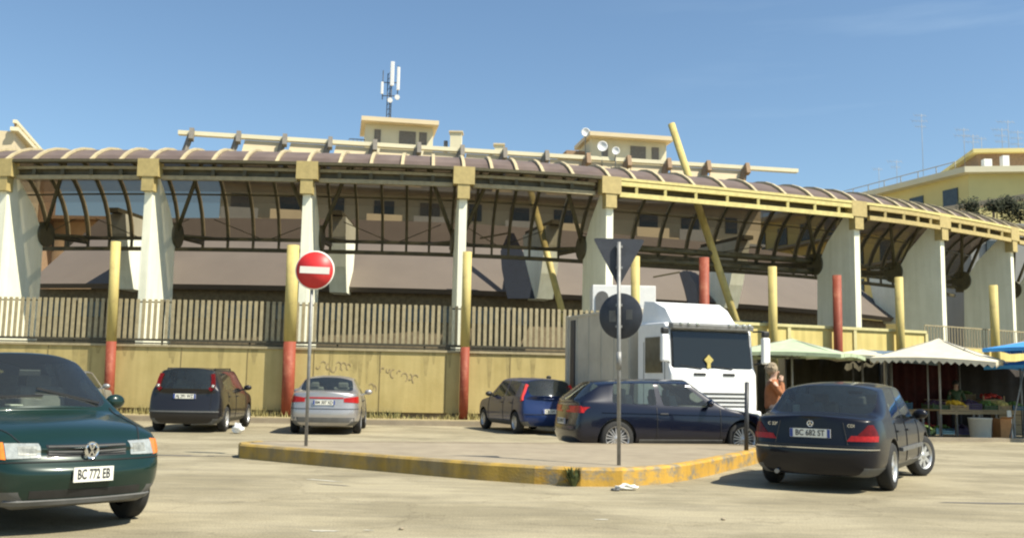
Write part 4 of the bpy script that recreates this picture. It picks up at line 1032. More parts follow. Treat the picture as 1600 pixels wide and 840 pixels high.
def split_mesh(me, sel, name, m_, parent):
    bm = bmesh.new(); bm.from_mesh(me)
    bmesh.ops.delete(bm, geom=[f_ for f_ in bm.faces if f_.material_index not in sel], context='FACES')
    for f_ in bm.faces: f_.material_index = 0; f_.smooth = True
    if not bm.faces: bm.free(); return None
    n = bpy.data.meshes.new(name); bm.to_mesh(n); bm.free(); n.materials.append(m_)
    try: n.set_sharp_from_angle(angle=R(38))
    except Exception: pass
    if name not in ('side_window', 'wheel_well'): return link(name, n, parent)
    bm = bmesh.new(); bm.from_mesh(n); seen = set(); outs = []
    bm.faces.ensure_lookup_table()
    for f0 in bm.faces:
        if f0.index in seen: continue
        st_ = [f0]; isl_ = []; seen.add(f0.index)
        while st_:
            f_ = st_.pop(); isl_.append(f_)
            for e in f_.edges:
                for g_ in e.link_faces:
                    if g_.index not in seen: seen.add(g_.index); st_.append(g_)
        outs.append([([tuple(v.co) for v in f_.verts]) for f_ in isl_])
    bm.free()
    for isl_ in outs:
        if len(isl_) < 8: continue
        mb = MB()
        for vs in isl_: mb.add(vs, [tuple(range(len(vs)))], True)
        mb.build(name, m_, parent)
    return None

class Car:
    def __init__(s, name, sp, pm, loc, heading, label, cat='car', group=None):
        s.sp = sp
        s.t = empty(name, loc, math.atan2(heading[1], heading[0]), label, cat, group)
        me, s.xf, s.xr = make_shell(sp)
        s.body = split_mesh(me, (0,), 'body', pm, s.t)
        s.lower = split_mesh(me, (4,), 'sill_trim', sp.get('trim_mat', M['grey_plastic']), s.t)
        split_mesh(me, (5,), 'wheel_well', M['liner'], s.t)
        gl = sp.get('glass', M['glass'])
        split_mesh(me, (1,), 'windscreen', gl, s.t)
        split_mesh(me, (2,), 'rear_window', gl, s.t)
        split_mesh(me, (3,), 'side_window', gl, s.t)
        bm = bmesh.new(); bm.from_mesh(me); s.bvh = BVHTree.FromBMesh(bm); bm.free()
        bpy.data.meshes.remove(me)
        w, wb = sp['w'], sp['wb']
        # cabin
        it = MB(); it.box((sp['xcowl'] - 1.25, 0, .55), (2.7, w * 1.66, .3)); it.box((sp['xcowl'] - .2, 0, sp['zbelt'] - .1), (.4, w * 1.62, .2))
        it.build('cabin_floor', M['interior'], s.t)
        for (sx, sy) in ((sp['xcowl'] - .95, .36), (sp['xcowl'] - .95, -.36), (sp['xcowl'] - 1.85, .36), (sp['xcowl'] - 1.85, -.36)):
            q = MB(); q.box((sx, sy, .86), (.16, .48, .55), rot=Matrix.Rotation(R(-12), 4, 'Y')); q.box((sx - .1, sy, 1.17), (.09, .26, .16)); q.box((sx + .2, sy, .66), (.5, .48, .14))
            q.build('seat', M['interior'], s.t, bevel=.04)
        s.wheels()
    def wheels(s):
        sp = s.sp; r = sp['rw']; rr = r * sp.get('rimr', .66)
        for sx in (1, -1):
            for sy in (1, -1):
                wt = empty('wheel', (sx * sp['wb'] / 2, sy * (sp['w'] - .105), r), 0)
                wt.parent = s.t
                if sx == 1 and sp.get('steer'): wt.rotation_euler = (0, 0, sp['steer'])
                tw = .095
                ty = MB(); ty.lathe([(rr - .01, -tw), (r - .03, -tw), (r - .006, -tw + .025), (r, -tw + .05), (r, tw - .05), (r - .006, tw - .025), (r - .03, tw), (rr - .01, tw)], 'Y', n=40)
                ty.build('tyre', M['tyre'], wt)
                rm = MB(); o = sy * (tw - .02)
                rm.lathe([(rr + .004, sy * (tw - .002)), (rr - .018, sy * (tw - .004)), (rr - .03, sy * (tw - .045)), (rr - .03, -sy * tw)], 'Y', n=40)
                rm.lathe([(.001, o - sy * .002), (.05, o - sy * .004), (.06, o - sy * .03)], 'Y', n=20)
                ns = sp.get('spokes', 7)
                for k in range(ns):
                    t = 2 * math.pi * (k + .25) / ns; d = Vector((math.cos(t), 0, math.sin(t)))
                    if sp.get('twin'):
                        t2 = Vector((-math.sin(t), 0, math.cos(t)))
                        for e in (-1, 1): rm.bar(d * .04 + t2 * .012 * e + Vector((0, o - sy * .02, 0)), d * (rr - .02) + t2 * .03 * e + Vector((0, o - sy * .025, 0)), .02, .022, up=(0, 1, 0))
                    else:
                        rm.bar(d * .03 + Vector((0, o - sy * .02, 0)), d * (rr - .02) + Vector((0, o - sy * .025, 0)), sp.get('spw', .045), .022, up=(0, 1, 0))
                rm.build('rim', sp.get('rim_mat', M['rim']), wt)
                dk = MB(); dk.tube((0, -sy * .02, 0), (0, sy * .02, 0), rr - .02, n=24); dk.build('brake_disc', M['metal_dark'], wt)
    def hit(s, axis, sg, a, b):
        if axis == 'x': o = Vector((sg * 6, a, b)); d = Vector((-sg, 0, 0))
        elif axis == 'y': o = Vector((a, sg * 4, b)); d = Vector((0, -sg, 0))
        else: o = Vector((a, b, 4)); d = Vector((0, 0, -1))
        h = s.bvh.ray_cast(o, d)
        return (h[0], h[1]) if h[0] else None
    def patch(s, name, m_, axis, sg, quad, off=.006, nu=10, nv=6, parent=None, thick=.012, label=None, lim=.55):
        """thin moulded piece that follows the body surface; quad = 4 corners (a,b)"""
        q = [Vector(p) for p in quad]; mb = MB(); grid = {}
        for i in range(nu + 1):
            for j in range(nv + 1):
                u, v = i / nu, j / nv; p = q[0].lerp(q[1], u).lerp(q[3].lerp(q[2], u), v); h = s.hit(axis, sg, p.x, p.y)
                if h and axis == 'x' and abs(h[0].x - (s.xf if sg > 0 else s.xr)) > lim: h = None
                if h:
                    n_ = h[1]
                    ref = Vector((sg, 0, 0)) if axis == 'x' else (Vector((0, sg, 0)) if axis == 'y' else Vector((0, 0, 1)))
                    if n_.dot(ref) < 0: n_ = -n_
                    grid[i, j] = (h[0] + n_ * off, h[0] - n_ * thick)
        k = list(grid.keys())
        if not k: return None
        for i in range(nu + 1):
            for j in range(nv + 1):
                if (i, j) not in grid:
                    b_ = min(k, key=lambda t: (t[0] - i) ** 2 + (t[1] - j) ** 2); grid[i, j] = grid[b_]
        idx = {}; vs = []
        for i in range(nu + 1):
            for j in range(nv + 1): idx[i, j] = len(vs); vs.append(grid[i, j][0]); vs.append(grid[i, j][1])
        fs = []
        for i in range(nu):
            for j in range(nv): fs.append((idx[i, j], idx[i + 1, j], idx[i + 1, j + 1], idx[i, j + 1]))
        for i in range(nu):
            for j in (0, nv): fs.append((idx[i, j], idx[i + 1, j], idx[i + 1, j] + 1, idx[i, j] + 1))
        for j in range(nv):
            for i in (0, nu): fs.append((idx[i, j], idx[i, j + 1], idx[i, j + 1] + 1, idx[i, j] + 1))
        mb.add(vs, fs, False)
        return mb.build(name, m_, parent or s.t, label=label)
    def pillar_lamp(s, m_, lo, hi, w_=.12, inner=None):
        """tall lamp set on a rear corner pillar, lo/hi = (x, z) on the side of the body"""
        for sy in (1, -1):
            pts = []
            for k in range(7):
                f_ = k / 6; x = lo[0] + (hi[0] - lo[0]) * f_; z = lo[1] + (hi[1] - lo[1]) * f_
                h = s.hit('y', sy, x, z)
                if h: pts.append(h[0] + Vector((-.01, -sy * .015, 0)))
            mb = MB()
            for a, b in zip(pts[:-1], pts[1:]): mb.bar(a, b, w_, .09, up=(0, 1, 0))
            lo_ = mb.build('tail_light', m_, s.t)
            if inner:
                q = pts[2]; q2 = pts[1]; MB().tube(q + Vector((-.035, 0, 0)), q2 + Vector((-.035, 0, 0)), w_ / 2.4, n=10).build('reverse_lamp', inner, lo_)
    def line(s, mb_name, m_, axis, sg, pts, wd=.012, parent=None, off=.003):
        """a panel gap or trim line following the surface"""
        mb = MB()
        P = []
        for a, b in zip(pts[:-1], pts[1:]):
            a = Vector(a); b = Vector(b); n = max(2, int((b - a).length / .06))
            for k in range(n + 1):
                p = a.lerp(b, k / n); h = s.hit(axis, sg, p.x, p.y)
                if h: P.append(h[0] + h[1] * off * (1 if h[1].dot(Vector((sg, 0, 0)) if axis == 'x' else Vector((0, sg, 0))) > 0 else -1))
        for a, b in zip(P[:-1], P[1:]):
            if 1e-3 < (b - a).length < .4: mb.bar(a, b, wd, wd)
        if mb.v: return mb.build(mb_name, m_, parent or s.body)
    def top_line(s, pts, wd=.010, name='bonnet_gap'):
        P = []; mb = MB()
        for a, b in zip(pts[:-1], pts[1:]):
            a = Vector(a); b = Vector(b); n = max(2, int((b - a).length / .05))
            for k in range(n + 1):
                p = a.lerp(b, k / n); h = s.hit('z', 1, p.x, p.y)
                if h: P.append(h[0] + Vector((0, 0, .002)))
        for a, b in zip(P[:-1], P[1:]):
            if 1e-3 < (b - a).length < .3: mb.bar(a, b, wd, .008)
        if mb.v: mb.build(name, M['black'], s.body)
    def bonnet(s):
        w, xc, xf = s.sp['w'], s.sp['xcowl'], s.xf
        for sy in (1, -1): s.top_line([(xc - .02, sy * w * .80), (xf - .5, sy * w * .78), (xf - .26, sy * w * .66)])
    def plate(s, sg, z, txt, y=0, wd=.52, hh=.11, tilt=0, text=True, xo=.02):
        h = s.hit('x', sg, y, z); x = h[0].x + sg * xo
        rotm = Matrix.Rotation(sg * R(tilt), 4, 'Y')
        pl = MB(); pl.box((x, y, z), (.012, wd, hh), rot=rotm); po = pl.build('number_plate', M['plate'], s.t)
        for e in (-1, 1):
            if wd > .45: MB().box((x + sg * .0045, y + e * (wd / 2 - .022), z), (.008, .04, hh * .96)).build('blue_band', M['plate_blue'], po)
        if text:
            mt = Matrix.Translation((x + sg * .0085, y, z)) @ (Matrix.Rotation(R(90), 4, 'Z') if sg > 0 else Matrix.Rotation(R(-90), 4, 'Z')) @ Matrix.Rotation(R(90), 4, 'X') @ Matrix.Diagonal((.82 if wd > .45 else .62, 1, 1, 1))
            text_mesh(txt, hh * .95, M['ink'], 'plate_text', po, mt)
        return po
    def mirror(s, m_=None, x=None, z=None):
        sp = s.sp; x = x or sp['xcowl'] - .38; z = z or sp['zbelt'] + .08
        for sy in (1, -1):
            q = MB(); q.sphere((x, sy * (sp['w'] + .07), z), .1, (.65, 1.05, .7), 14, 8); q.bar((x, sy * (sp['w'] * .9), z - .06), (x, sy * (sp['w'] + .04), z - .03), .05, .04)
            q.build('door_mirror', m_ or s.body.data.materials[0], s.t)
    def doors(s, xs, ztop=None, zbot=None, handles=True):
        sp = s.sp; zt = ztop or sp['zbelt'] - .01; zb_ = zbot or .34
        for sy in (1, -1):
            for x in xs: s.line('door_gap', M['black'], 'y', sy, [(x, zb_), (x, zt)], .010)
            if handles:
                for x in xs[1:]:
                    h = s.hit('y', sy, x + .14, sp['zbelt'] - .13)
                    if h: MB().box(h[0] + Vector((0, sy * .012, 0)), (.17, .03, .028)).build('door_handle', M['black'], s.t, bevel=.008)
    def wiper(s, front=True):
        x0 = s.sp['xcowl']; mb = MB()
        for y0, y1 in ((.55, -.05), (-.02, -.6)):
            h0 = s.hit('z', 1, x0 - .02, y0); h1 = s.hit('z', 1, x0 - .1, y1)
            if h0 and h1: mb.bar(h0[0] + Vector((0, 0, .02)), h1[0] + Vector((0, 0, .03)), .02, .02)
        if mb.v: mb.build('wiper', M['black'], s.t)
dark_green = paint('dark_green_paint', (0.006, 0.024, 0.018), .1, .3)
navy = paint('navy_paint', (0.006, 0.008, 0.019), .1, .25)
blue = paint('mid_blue_paint', (0.011, 0.028, 0.105), .2, .35)
blackp = paint('blue_black_paint', (0.007, 0.007, 0.011), 0, .3, .45, .15)
charcoal = paint('charcoal_paint', (0.013, 0.012, 0.014), .1, .35)
silver = paint('silver_paint', (0.42, 0.40, 0.385), .65, .36)
greyp = paint('pale_grey_paint', (0.30, 0.31, 0.31), .5, .4)

def gnd(px, py): p = at_z(px, py, 0); return Vector((p.x, p.y, 0))
def hd(deg): return (math.sin(R(deg)), math.cos(R(deg)))   # 0 = away from the camera, clockwise positive

# --- dark green hatchback, near left, nose towards the camera
sp = dict(type='hatch', wb=2.41, fo=.74, ro=.56, w=.83, zbelt=.93, zbelt_r=.97, zhood=.69, zcowl=.96, zroof=1.46, yr=.60, ztrunk=.98, xcowl=.84, xwt=.16, xb=-.42,
          xrt=-1.28, xrb=-1.62, xcl=-1.05, xcl2=-1.35, win=(6, 8), rw=.285, rimr=.62, spokes=6, spw=.06, bump_trim=False, nose_bulge=.12, zu=.22, trim_mat=M['grey_plastic'])
fc = Vector((-3.50, 8.25, 0)); hv = hd(133)
c = Car('hatchback_car', sp, dark_green, fc - Vector((hv[0], hv[1], 0)) * (sp['wb'] / 2 + sp['fo']), hv,
        'dark green hatchback cut by the left photo edge, nose and headlights towards the camera')
c.t.scale = (1.0, .93, 1.05)
for sy in (1, -1):
    hl = c.patch('headlight', M['lamp'], 'x', 1, [(sy * .41, .605), (sy * .67, .60), (sy * .67, .715), (sy * .41, .71)], .008, 10, 5)
    c.patch('lamp_reflector', M['lamp_inner'], 'x', 1, [(sy * .44, .625), (sy * .58, .625), (sy * .58, .69), (sy * .44, .69)], .011, 6, 4, parent=hl)
    c.patch('indicator', M['amber'], 'x', 1, [(sy * .675, .595), (sy * .80, .61), (sy * .80, .715), (sy * .675, .722)], .008, 8, 5)
gr = c.patch('grille', M['black'], 'x', 1, [(-.36, .61), (.36, .61), (.36, .70), (-.36, .70)], .004, 12, 4)
for z in (.635, .66, .685): c.line('grille_bar', M['grey_plastic'], 'x', 1, [(-.35, z), (.35, z)], .012, gr, .01)
c.patch('air_intake', M['black'], 'x', 1, [(-.5, .30), (.5, .30), (.5, .36), (-.5, .36)], .004, 12, 3)
c.patch('spoiler_lip', M['grey_plastic'], 'x', 1, [(-.66, .225), (.66, .225), (.66, .285), (-.66, .285)], .02, 16, 2)
c.line('bumper_gap', M['black'], 'x', 1, [(-.74, .575), (.74, .575)], .010)
h = c.hit('x', 1, 0, .655); em = MB(); ex = h[0].x + .035
em.lathe([(.048, 0), (.06, .006), (.068, 0)], 'Y', n=24)
for a_, b_ in (((-.03, .05), (0, .0)), ((0, .0), (.03, .05)), ((-.055, .02), (-.028, -.05)), ((-.028, -.05), (0, -.005)), ((0, -.005), (.028, -.05)), ((.028, -.05), (.055, .02))):
    em.bar((a_[0], -.003, a_[1]), (b_[0], -.003, b_[1]), .012, .008, up=(0, 1, 0))
eo = em.build('round_emblem', M['chrome'], c.t); eo.location = (ex, 0, .66); eo.rotation_euler = (0, 0, R(90))
c.plate(1, .475, 'BC 772 EB', wd=.36, hh=.115, xo=.02)
c.mirror(); c.doors((.72, -.42)); c.wiper(); c.bonnet()

MB().tube((.30, -.36, .98), (.33, -.36, 1.0), .18, n=20, cap=False).build('steering_wheel', M['black'], c.t)
MB().box((.42, 0, 1.27), (.02, .22, .06)).build('inner_mirror', M['black'], c.t, bevel=.01)
MB().box((.60, -.2, .985), (.14, .12, .01)).build('parking_ticket', M['sign_white'], c.t)
# --- blue-black saloon, near right, tail towards the camera
sp = dict(type='sedan', wb=2.69, fo=.80, ro=1.02, w=.865, zbelt=.90, zbelt_r=.96, zhood=.70, zcowl=.94, zroof=1.44, yr=.655, ztrunk=.985, xcowl=.76, xwt=.16, xb=-.36,
          xrt=-1.20, xrb=-1.70, xcl=-1.18, xcl2=-1.42, xct=-.98, win=(6, 8), rw=.315, rimr=.68, spokes=8, spw=.06, zu=.2, trim_mat=M['grey_plastic'], steer=R(-22))
hv = hd(31.5)
rr_w = gnd(1388, 765); hV = Vector((hv[0], hv[1], 0)); rV = Vector((hv[1], -hv[0], 0))
c = Car('saloon_car', sp, blackp, rr_w - rV * (sp['w'] - .1) + hV * sp['wb'] / 2, hv, 'blue-black saloon at the right, tail and red lamps towards the camera')
for sy in (1, -1):
    tl = c.patch('tail_light', M['red_lens_dark'], 'x', -1, [(sy * .57, .737), (sy * .79, .737), (sy * .775, .80), (sy * .63, .80)], .008, 12, 6)
    c.patch('lamp_top', M['red_lens_dark'], 'x', -1, [(sy * .635, .802), (sy * .772, .802), (sy * .74, .875), (sy * .69, .875)], .008, 10, 5, parent=tl)
    c.patch('lamp_strip', M['red_lens'], 'x', -1, [(sy * .45, .665), (sy * .79, .665), (sy * .79, .735), (sy * .50, .735)], .012, 10, 3, parent=tl)
    c.patch('headlight', M['lamp'], 'x', 1, [(sy * .42, .58), (sy * .78, .58), (sy * .76, .68), (sy * .42, .68)], .006, 8, 4)
    c.line('side_trim', M['grey_plastic'], 'y', sy, [(-.9, .52), (.85, .52)], .05, off=.012)
c.line('bumper_strip', M['chrome'], 'x', -1, [(-.80, .565), (.80, .565)], .014, off=.008)
c.line('bumper_gap', M['black'], 'x', -1, [(-.8, .60), (.8, .60)], .012)
c.line('boot_gap', M['black'], 'x', -1, [(-.46, .62), (-.40, .90)], .009); c.line('boot_gap', M['black'], 'x', -1, [(.46, .62), (.40, .90)], .009)
c.plate(-1, .755, 'BC 682 ST', wd=.52, hh=.11)
h = c.hit('x', -1, 0, .875); em = MB(); em.lathe([(.03, 0), (.036, .006), (.042, 0)], 'Y', n=24)
for k in range(3):
    t = R(90 + 120 * k); em.bar((0, -.003, 0), (math.cos(t) * .036, -.003, math.sin(t) * .036), .010, .006, up=(0, 1, 0))
eo = em.build('star_emblem', M['chrome'], c.t); eo.location = h[0] + Vector((-.012, 0, 0)); eo.rotation_euler = (0, 0, R(-90))
for yy, tx in ((.50, 'C 220'), (-.50, 'CDI')):
    h = c.hit('x', -1, yy, .86)
    text_mesh(tx, .055, M['chrome'], 'badge', c.t, Matrix.Translation(h[0] + Vector((-.01, 0, 0))) @ Matrix.Rotation(R(-90), 4, 'Z') @ Matrix.Rotation(R(90), 4, 'X'))
c.mirror(); c.doors((.66, -.36, -1.12)); c.bonnet()
MB().tube((c.xr + .05, .45, .24), (c.xr + .25, .45, .26), .03, n=12).build('exhaust_pipe', M['metal'], c.t)

MB().box((-1.30, .45, 1.03), (.03, .10, .13)).build('toy', M['tarp_cream'], c.t, bevel=.02)
MB().box((.42, 0, 1.28), (.02, .22, .06)).build('inner_mirror', M['black'], c.t, bevel=.01)
# --- navy three-door hatchback behind the island
sp = dict(type='hatch', wb=2.58, fo=.85, ro=.84, w=.88, zbelt=.92, zbelt_r=.99, zhood=.70, zcowl=.95, zroof=1.455, zroof_r=1.385, yr=.63, ztrunk=1.02, xcowl=.92, xwt=.22, xb=-.42,
          xrt=-1.60, xrb=-2.02, xcl=-1.40, xcl2=-1.66, xct=-1.32, win=(6, 8), rw=.325, rimr=.74, spokes=9, twin=True, zu=.19, trim=False)
hv = hd(77); hV = Vector((hv[0], hv[1], 0)); rV = Vector((hv[1], -hv[0], 0))
rw_ = Vector((2.02, 18.3, 0))
c = Car('hatchback_car', sp, navy, rw_ - rV * (sp['w'] - .1) + hV * sp['wb'] / 2, hv, 'navy three-door hatchback side-on behind the island, before the white truck')
for sy in (1, -1):
    tl = c.patch('tail_light', M['red_lens'], 'x', -1, [(sy * .56, .80), (sy * .82, .79), (sy * .82, .90), (sy * .58, .92)], .008, 10, 5)
    c.patch('tail_light_side', M['red_lens_bright'], 'y', sy, [(-1.93, .80), (-2.08, .79), (-2.07, .91), (-1.98, .92)], .008, 8, 5, parent=tl)
    c.patch('headlight', M['lamp'], 'x', 1, [(sy * .42, .60), (sy * .78, .60), (sy * .76, .72), (sy * .42, .70)], .006, 8, 4)
    c.line('body_crease', navy, 'y', sy, [(-1.6, .80), (1.2, .76)], .012, off=.006)
c.plate(-1, .62, 'CG 459 KT', wd=.52, hh=.11)
c.line('bumper_gap', M['black'], 'x', -1, [(-.8, .55), (.8, .55)], .012)
c.mirror(); c.doors((.80, -.50))
c.patch('sill_strip', M['grey_plastic'], 'y', -1, [(-.85, .25), (.85, .25), (.85, .31), (-.85, .31)], .012, 10, 2)

# --- blue five-door hatchback by the wall
sp = dict(type='hatch', wb=2.46, fo=.74, ro=.60, w=.83, zbelt=.93, zbelt_r=1.0, zhood=.74, zcowl=.98, zroof=1.48, zroof_r=1.43, yr=.60, ztrunk=.98, xcowl=.92, xwt=.22, xb=-.36,
          xrt=-1.50, xrb=-1.76, xcl=-1.15, xcl2=-1.50, xct=-1.2, win=(6, 8), rw=.29, rimr=.64, spokes=8, spw=.05, zu=.2)
hv = hd(-21); hV = Vector((hv[0], hv[1], 0)); rV = Vector((hv[1], -hv[0], 0))
c = Car('hatchback_car', sp, blue, gnd(808, 677) + rV * (sp['w'] - .1) + hV * sp['wb'] / 2, hv, 'blue five-door hatchback with tall red tail lamps, parked left of the grey truck body')
c.pillar_lamp(M['red_lens_bright'], (-1.64, .86), (-1.50, 1.27), .11)
c.plate(-1, .60, 'CB 164 LM', wd=.52, hh=.11); c.mirror(M['black']); c.doors((.80, -.36, -1.05))
c.line('bumper_gap', M['black'], 'x', -1, [(-.78, .52), (.78, .52)], .014)
c.line('tailgate_gap', M['black'], 'x', -1, [(-.55, .56), (-.5, .95)], .01)

# --- silver saloon by the wall
sp = dict(type='sedan', wb=2.62, fo=.86, ro=.98, w=.86, zbelt=.92, zbelt_r=1.0, zhood=.72, zcowl=.95, zroof=1.43, yr=.60, ztrunk=1.03, xcowl=.82, xwt=.18, xb=-.36,
          xrt=-1.10, xrb=-1.66, xcl=-1.1, xcl2=-1.36, xct=-.92, win=(6, 8), rw=.31, rimr=.66, spokes=7, zu=.2)
hv = hd(-6); hV = Vector((hv[0], hv[1], 0))
rc = gnd(508, 677)
c = Car('saloon_car', sp, silver, rc + hV * (sp['wb'] / 2 + .3), hv, 'silver saloon parked tail-on before the ochre wall, just right of the no entry sign post')
for sy in (1, -1):
    tl = c.patch('tail_light', M['red_lens'], 'x', -1, [(sy * .46, .78), (sy * .80, .76), (sy * .78, .92), (sy * .46, .88)], .01, 10, 5)
c.patch('boot_strip', M['red_lens'], 'x', -1, [(-.45, .86), (.45, .86), (.45, .895), (-.45, .895)], .01, 12, 2)
c.patch('bumper_insert', M['grey_plastic'], 'x', -1, [(-.72, .30), (.72, .30), (.72, .42), (-.72, .42)], .008, 12, 3)
c.line('bumper_gap', M['black'], 'x', -1, [(-.8, .62), (.8, .62)], .014)
c.plate(-1, .77, 'BM 307 XD', wd=.52, hh=.11); c.mirror(); c.doors((.7, -.36, -1.1))

# --- charcoal estate by the wall
sp = dict(type='hatch', wb=2.62, fo=.84, ro=.80, w=.87, zbelt=.98, zbelt_r=1.04, zhood=.80, zcowl=1.03, zroof=1.56, zroof_r=1.54, yr=.64, ztrunk=1.02, xcowl=.98, xwt=.30, xb=-.36,
          xrt=-1.82, xrb=-2.02, xcl=-1.45, xcl2=-1.78, xct=-1.5, win=(6, 8), rw=.31, rimr=.66, spokes=6, zu=.2)
hv = hd(-4); hV = Vector((hv[0], hv[1], 0))
rc = gnd(293, 674)
c = Car('estate_car', sp, charcoal, rc + hV * (sp['wb'] / 2 + .3), hv, 'charcoal estate car parked tail-on before the wall, with lamps high on its rear pillars')
c.pillar_lamp(M['red_lens_dark'], (-2.02, 1.0), (-1.86, 1.38), .085, M['lamp'])
for sy in (1, -1):
    m_ = MB(); q0 = c.hit('z', 1, -1.55, sy * .56)[0]; q1 = c.hit('z', 1, .1, sy * .56)[0]; up_ = Vector((0, 0, .04))
    m_.bar(q0 + up_, q1 + up_, .03, .03); m_.bar(q0, q0 + up_, .03, .05); m_.bar(q1, q1 + up_, .03, .05); m_.build('roof_rail', M['black'], c.t)
c.plate(-1, .86, 'AJ 291 WZ', wd=.52, hh=.11); c.mirror(); c.doors((.86, -.36, -1.2))
c.line('bumper_strip', M['grey_plastic'], 'x', -1, [(-.8, .50), (.8, .50)], .03, off=.008)
c.line('tailgate_gap', M['black'], 'x', -1, [(-.6, .56), (-.62, .98)], .01)

# --- pale grey car mostly hidden behind the green one
sp = dict(sp); sp.update(zroof=1.46, zroof_r=1.42, w=.84, yr=.60, zbelt=.93, zbelt_r=.98, zcowl=.97)
c = Car('hatchback_car', sp, greyp, Vector((-12.2, 26.6, 0)), hd(-8), 'pale grey car almost hidden behind the dark green hatchback, by the first pole')
c.mirror(); c.doors((.86, -.36, -1.2)); c.plate(-1, .7, 'AE 540 RV', wd=.52)
for sy in (1, -1): c.patch('tail_light', M['red_lens'], 'x', -1, [(sy * .5, .75), (sy * .78, .74), (sy * .76, .92), (sy * .5, .92)], .01, 8, 5)

# ------------------------------------------------------------------ truck
hv = Vector((math.sin(R(19)), -math.cos(R(19)), 0))
tl_ = Vector((4.68, 22.2, 0))
tr = empty('box_truck', (tl_.x, tl_.y, 0), math.atan2(hv.y, hv.x), 'white cabbed truck with a grey box body and roof deflector, facing the camera', 'truck')
# local: +x forward, cab front plane at x=0, y left
W2 = 1.12
def P(*a): return Vector(a)
cab = MB()
fr = [(.02, .45), (.06, .95), (.04, 1.62), (-.06, 1.78), (-.16, 2.62), (-.30, 2.78), (-1.65, 2.80), (-1.65, .45)]
cab.prism([P(x, -W2, z) for x, z in fr], (0, 2 * W2, 0)); cab.build('cab', M['white'], tr, bevel=.05)
dfl = MB()
sec = [(-.35, 2.80, .80), (-.75, 3.14, .84), (-1.2, 3.32, .90), (-1.62, 3.36, .95)]
vs = []
for x, z, hw in sec: vs += [P(x, -hw - .08, 2.795), P(x, -hw, z), P(x, hw, z), P(x, hw + .08, 2.795)]
fs = []
for k in range(3):
    o = 4 * k
    for q in range(3): fs.append((o + q, o + q + 1, o + 5 + q, o + 4 + q))
fs += [(0, 3, 2, 1), (12, 13, 14, 15)]
dfl.add(vs, fs, False); dfl.build('roof_deflector', M['white'], tr, bevel=.04)
ws = MB(); ws.prism([P(-.045, -W2 + .10, 1.74), P(-.045, W2 - .10, 1.74), P(-.145, W2 - .12, 2.56), P(-.145, -W2 + .12, 2.56)], (.03, 0, .004)); ws.build('windscreen', M['glass_truck'], tr)
wi = MB(); wi.prism([P(-.07, -W2 + .07, 1.71), P(-.07, W2 - .07, 1.71), P(-.165, W2 - .09, 2.60), P(-.165, -W2 + .09, 2.60)], (.035, 0, .004)); wi.build('windscreen_seal', M['black'], tr)
si_ = MB(); si_.box((-.09, -.1, 2.0), (.012, 1.5, .3)); 
vis = MB(); vis.box((-.08, 0, 2.70), (.22, 2 * W2 - .1, .12), rot=Matrix.Rotation(R(12), 4, 'Y')); vis.build('sun_visor', M['metal'], tr, bevel=.02)
for y in (-.85, -.65, -.42, .42, .62, .8, .95): MB().sphere((.03, y, 2.74), .055, (.6, 1, .8), 10, 6).build('roof_lamp', M['lamp'], tr)
for y in (-.38, .38): MB().box((.045, y, 1.60), (.03, .30, .06)).build('vent_slot', M['black'], tr)
gr = MB(); gr.box((.055, 0, 1.02), (.03, 1.75, .42)); gr.build('grille', M['white'], tr, bevel=.01)
m_ = MB()
for k in range(4): m_.box((.076, 0, .88 + k * .095), (.02, 1.6, .035))
m_.build('grille_slot', M['black'], tr)
m_ = MB(); m_.box((.10, 0, .60), (.22, 2 * W2 + .04, .36)); m_.build('bumper', M['white'], tr, bevel=.04)
for sy in (1, -1):
    MB().box((.215, sy * .86, .63), (.02, .36, .2)).build('headlight', M['lamp'], tr, bevel=.02)
    mm = MB(); mm.box((.12, sy * (W2 + .2), 2.17), (.13, .2, .62)); mm.build('mirror_housing', M['white'], tr, bevel=.04)
    mm = MB(); mm.box((.12, sy * (W2 + .2), 2.56), (.12, .17, .14)); mm.build('wide_mirror', M['black'], tr, bevel=.03)
    MB().tube((-.1, sy * W2, 2.62), (.12, sy * (W2 + .18), 2.62), .02, n=6).build('mirror_arm', M['black'], tr); MB().tube((-.05, sy * W2, 1.85), (.12, sy * (W2 + .18), 1.9), .02, n=6).build('mirror_arm', M['black'], tr)
    sw = MB(); sw.prism([P(-.35, sy * (W2 + .004), 1.62), P(-1.2, sy * (W2 + .004), 1.62), P(-1.2, sy * (W2 + .004), 2.45), P(-.42, sy * (W2 + .004), 2.45)], (0, sy * .02, 0)); dw = sw.build('side_window', M['win_dark'], tr)
    mm = MB(); mm.box((-.25, sy * (W2 + .004), 1.5), (.012, .01, 1.7)); mm.box((-1.3, sy * (W2 + .004), 1.5), (.012, .01, 1.7)); mm.box((-.8, sy * (W2 + .03), 1.42), (.2, .03, .05)); mm.build('door_gap', M['black'], tr)
yl = MB(); yl.box((.0, -.12, 1.93), (.012, .17, .17), rot=Matrix.Rotation(R(45), 4, 'X')); yl.box((.002, -.12, 1.86), (.012, .09, .24)); yl.build('dashboard_sign', M['melon'], tr)
wp = MB(); wp.bar((.0, .5, 1.72), (-.02, -.1, 1.80), .02, .02); wp.bar((.0, -.3, 1.72), (-.02, -.85, 1.80), .02, .02); wp.build('wiper', M['black'], tr)
bx = MB(); bx.box((-4.05, 0, 1.98), (4.1, 2.34, 2.5)); bo_ = bx.build('box_body', M['truck_grey'], tr, bevel=.02)
m_ = MB()
for x in (-2.04, -2.9, -3.7, -4.5, -5.3): m_.box((x, -1.175, 1.98), (.05, .02, 2.44))
m_.box((-4.05, -1.18, 3.2), (4.08, .03, .06)); m_.box((-4.05, -1.18, .78), (4.08, .03, .07)); m_.box((-3.7, -1.175, 2.0), (3.0, .012, .03))
m_.build('body_rib', M['truck_grey'], bo_)
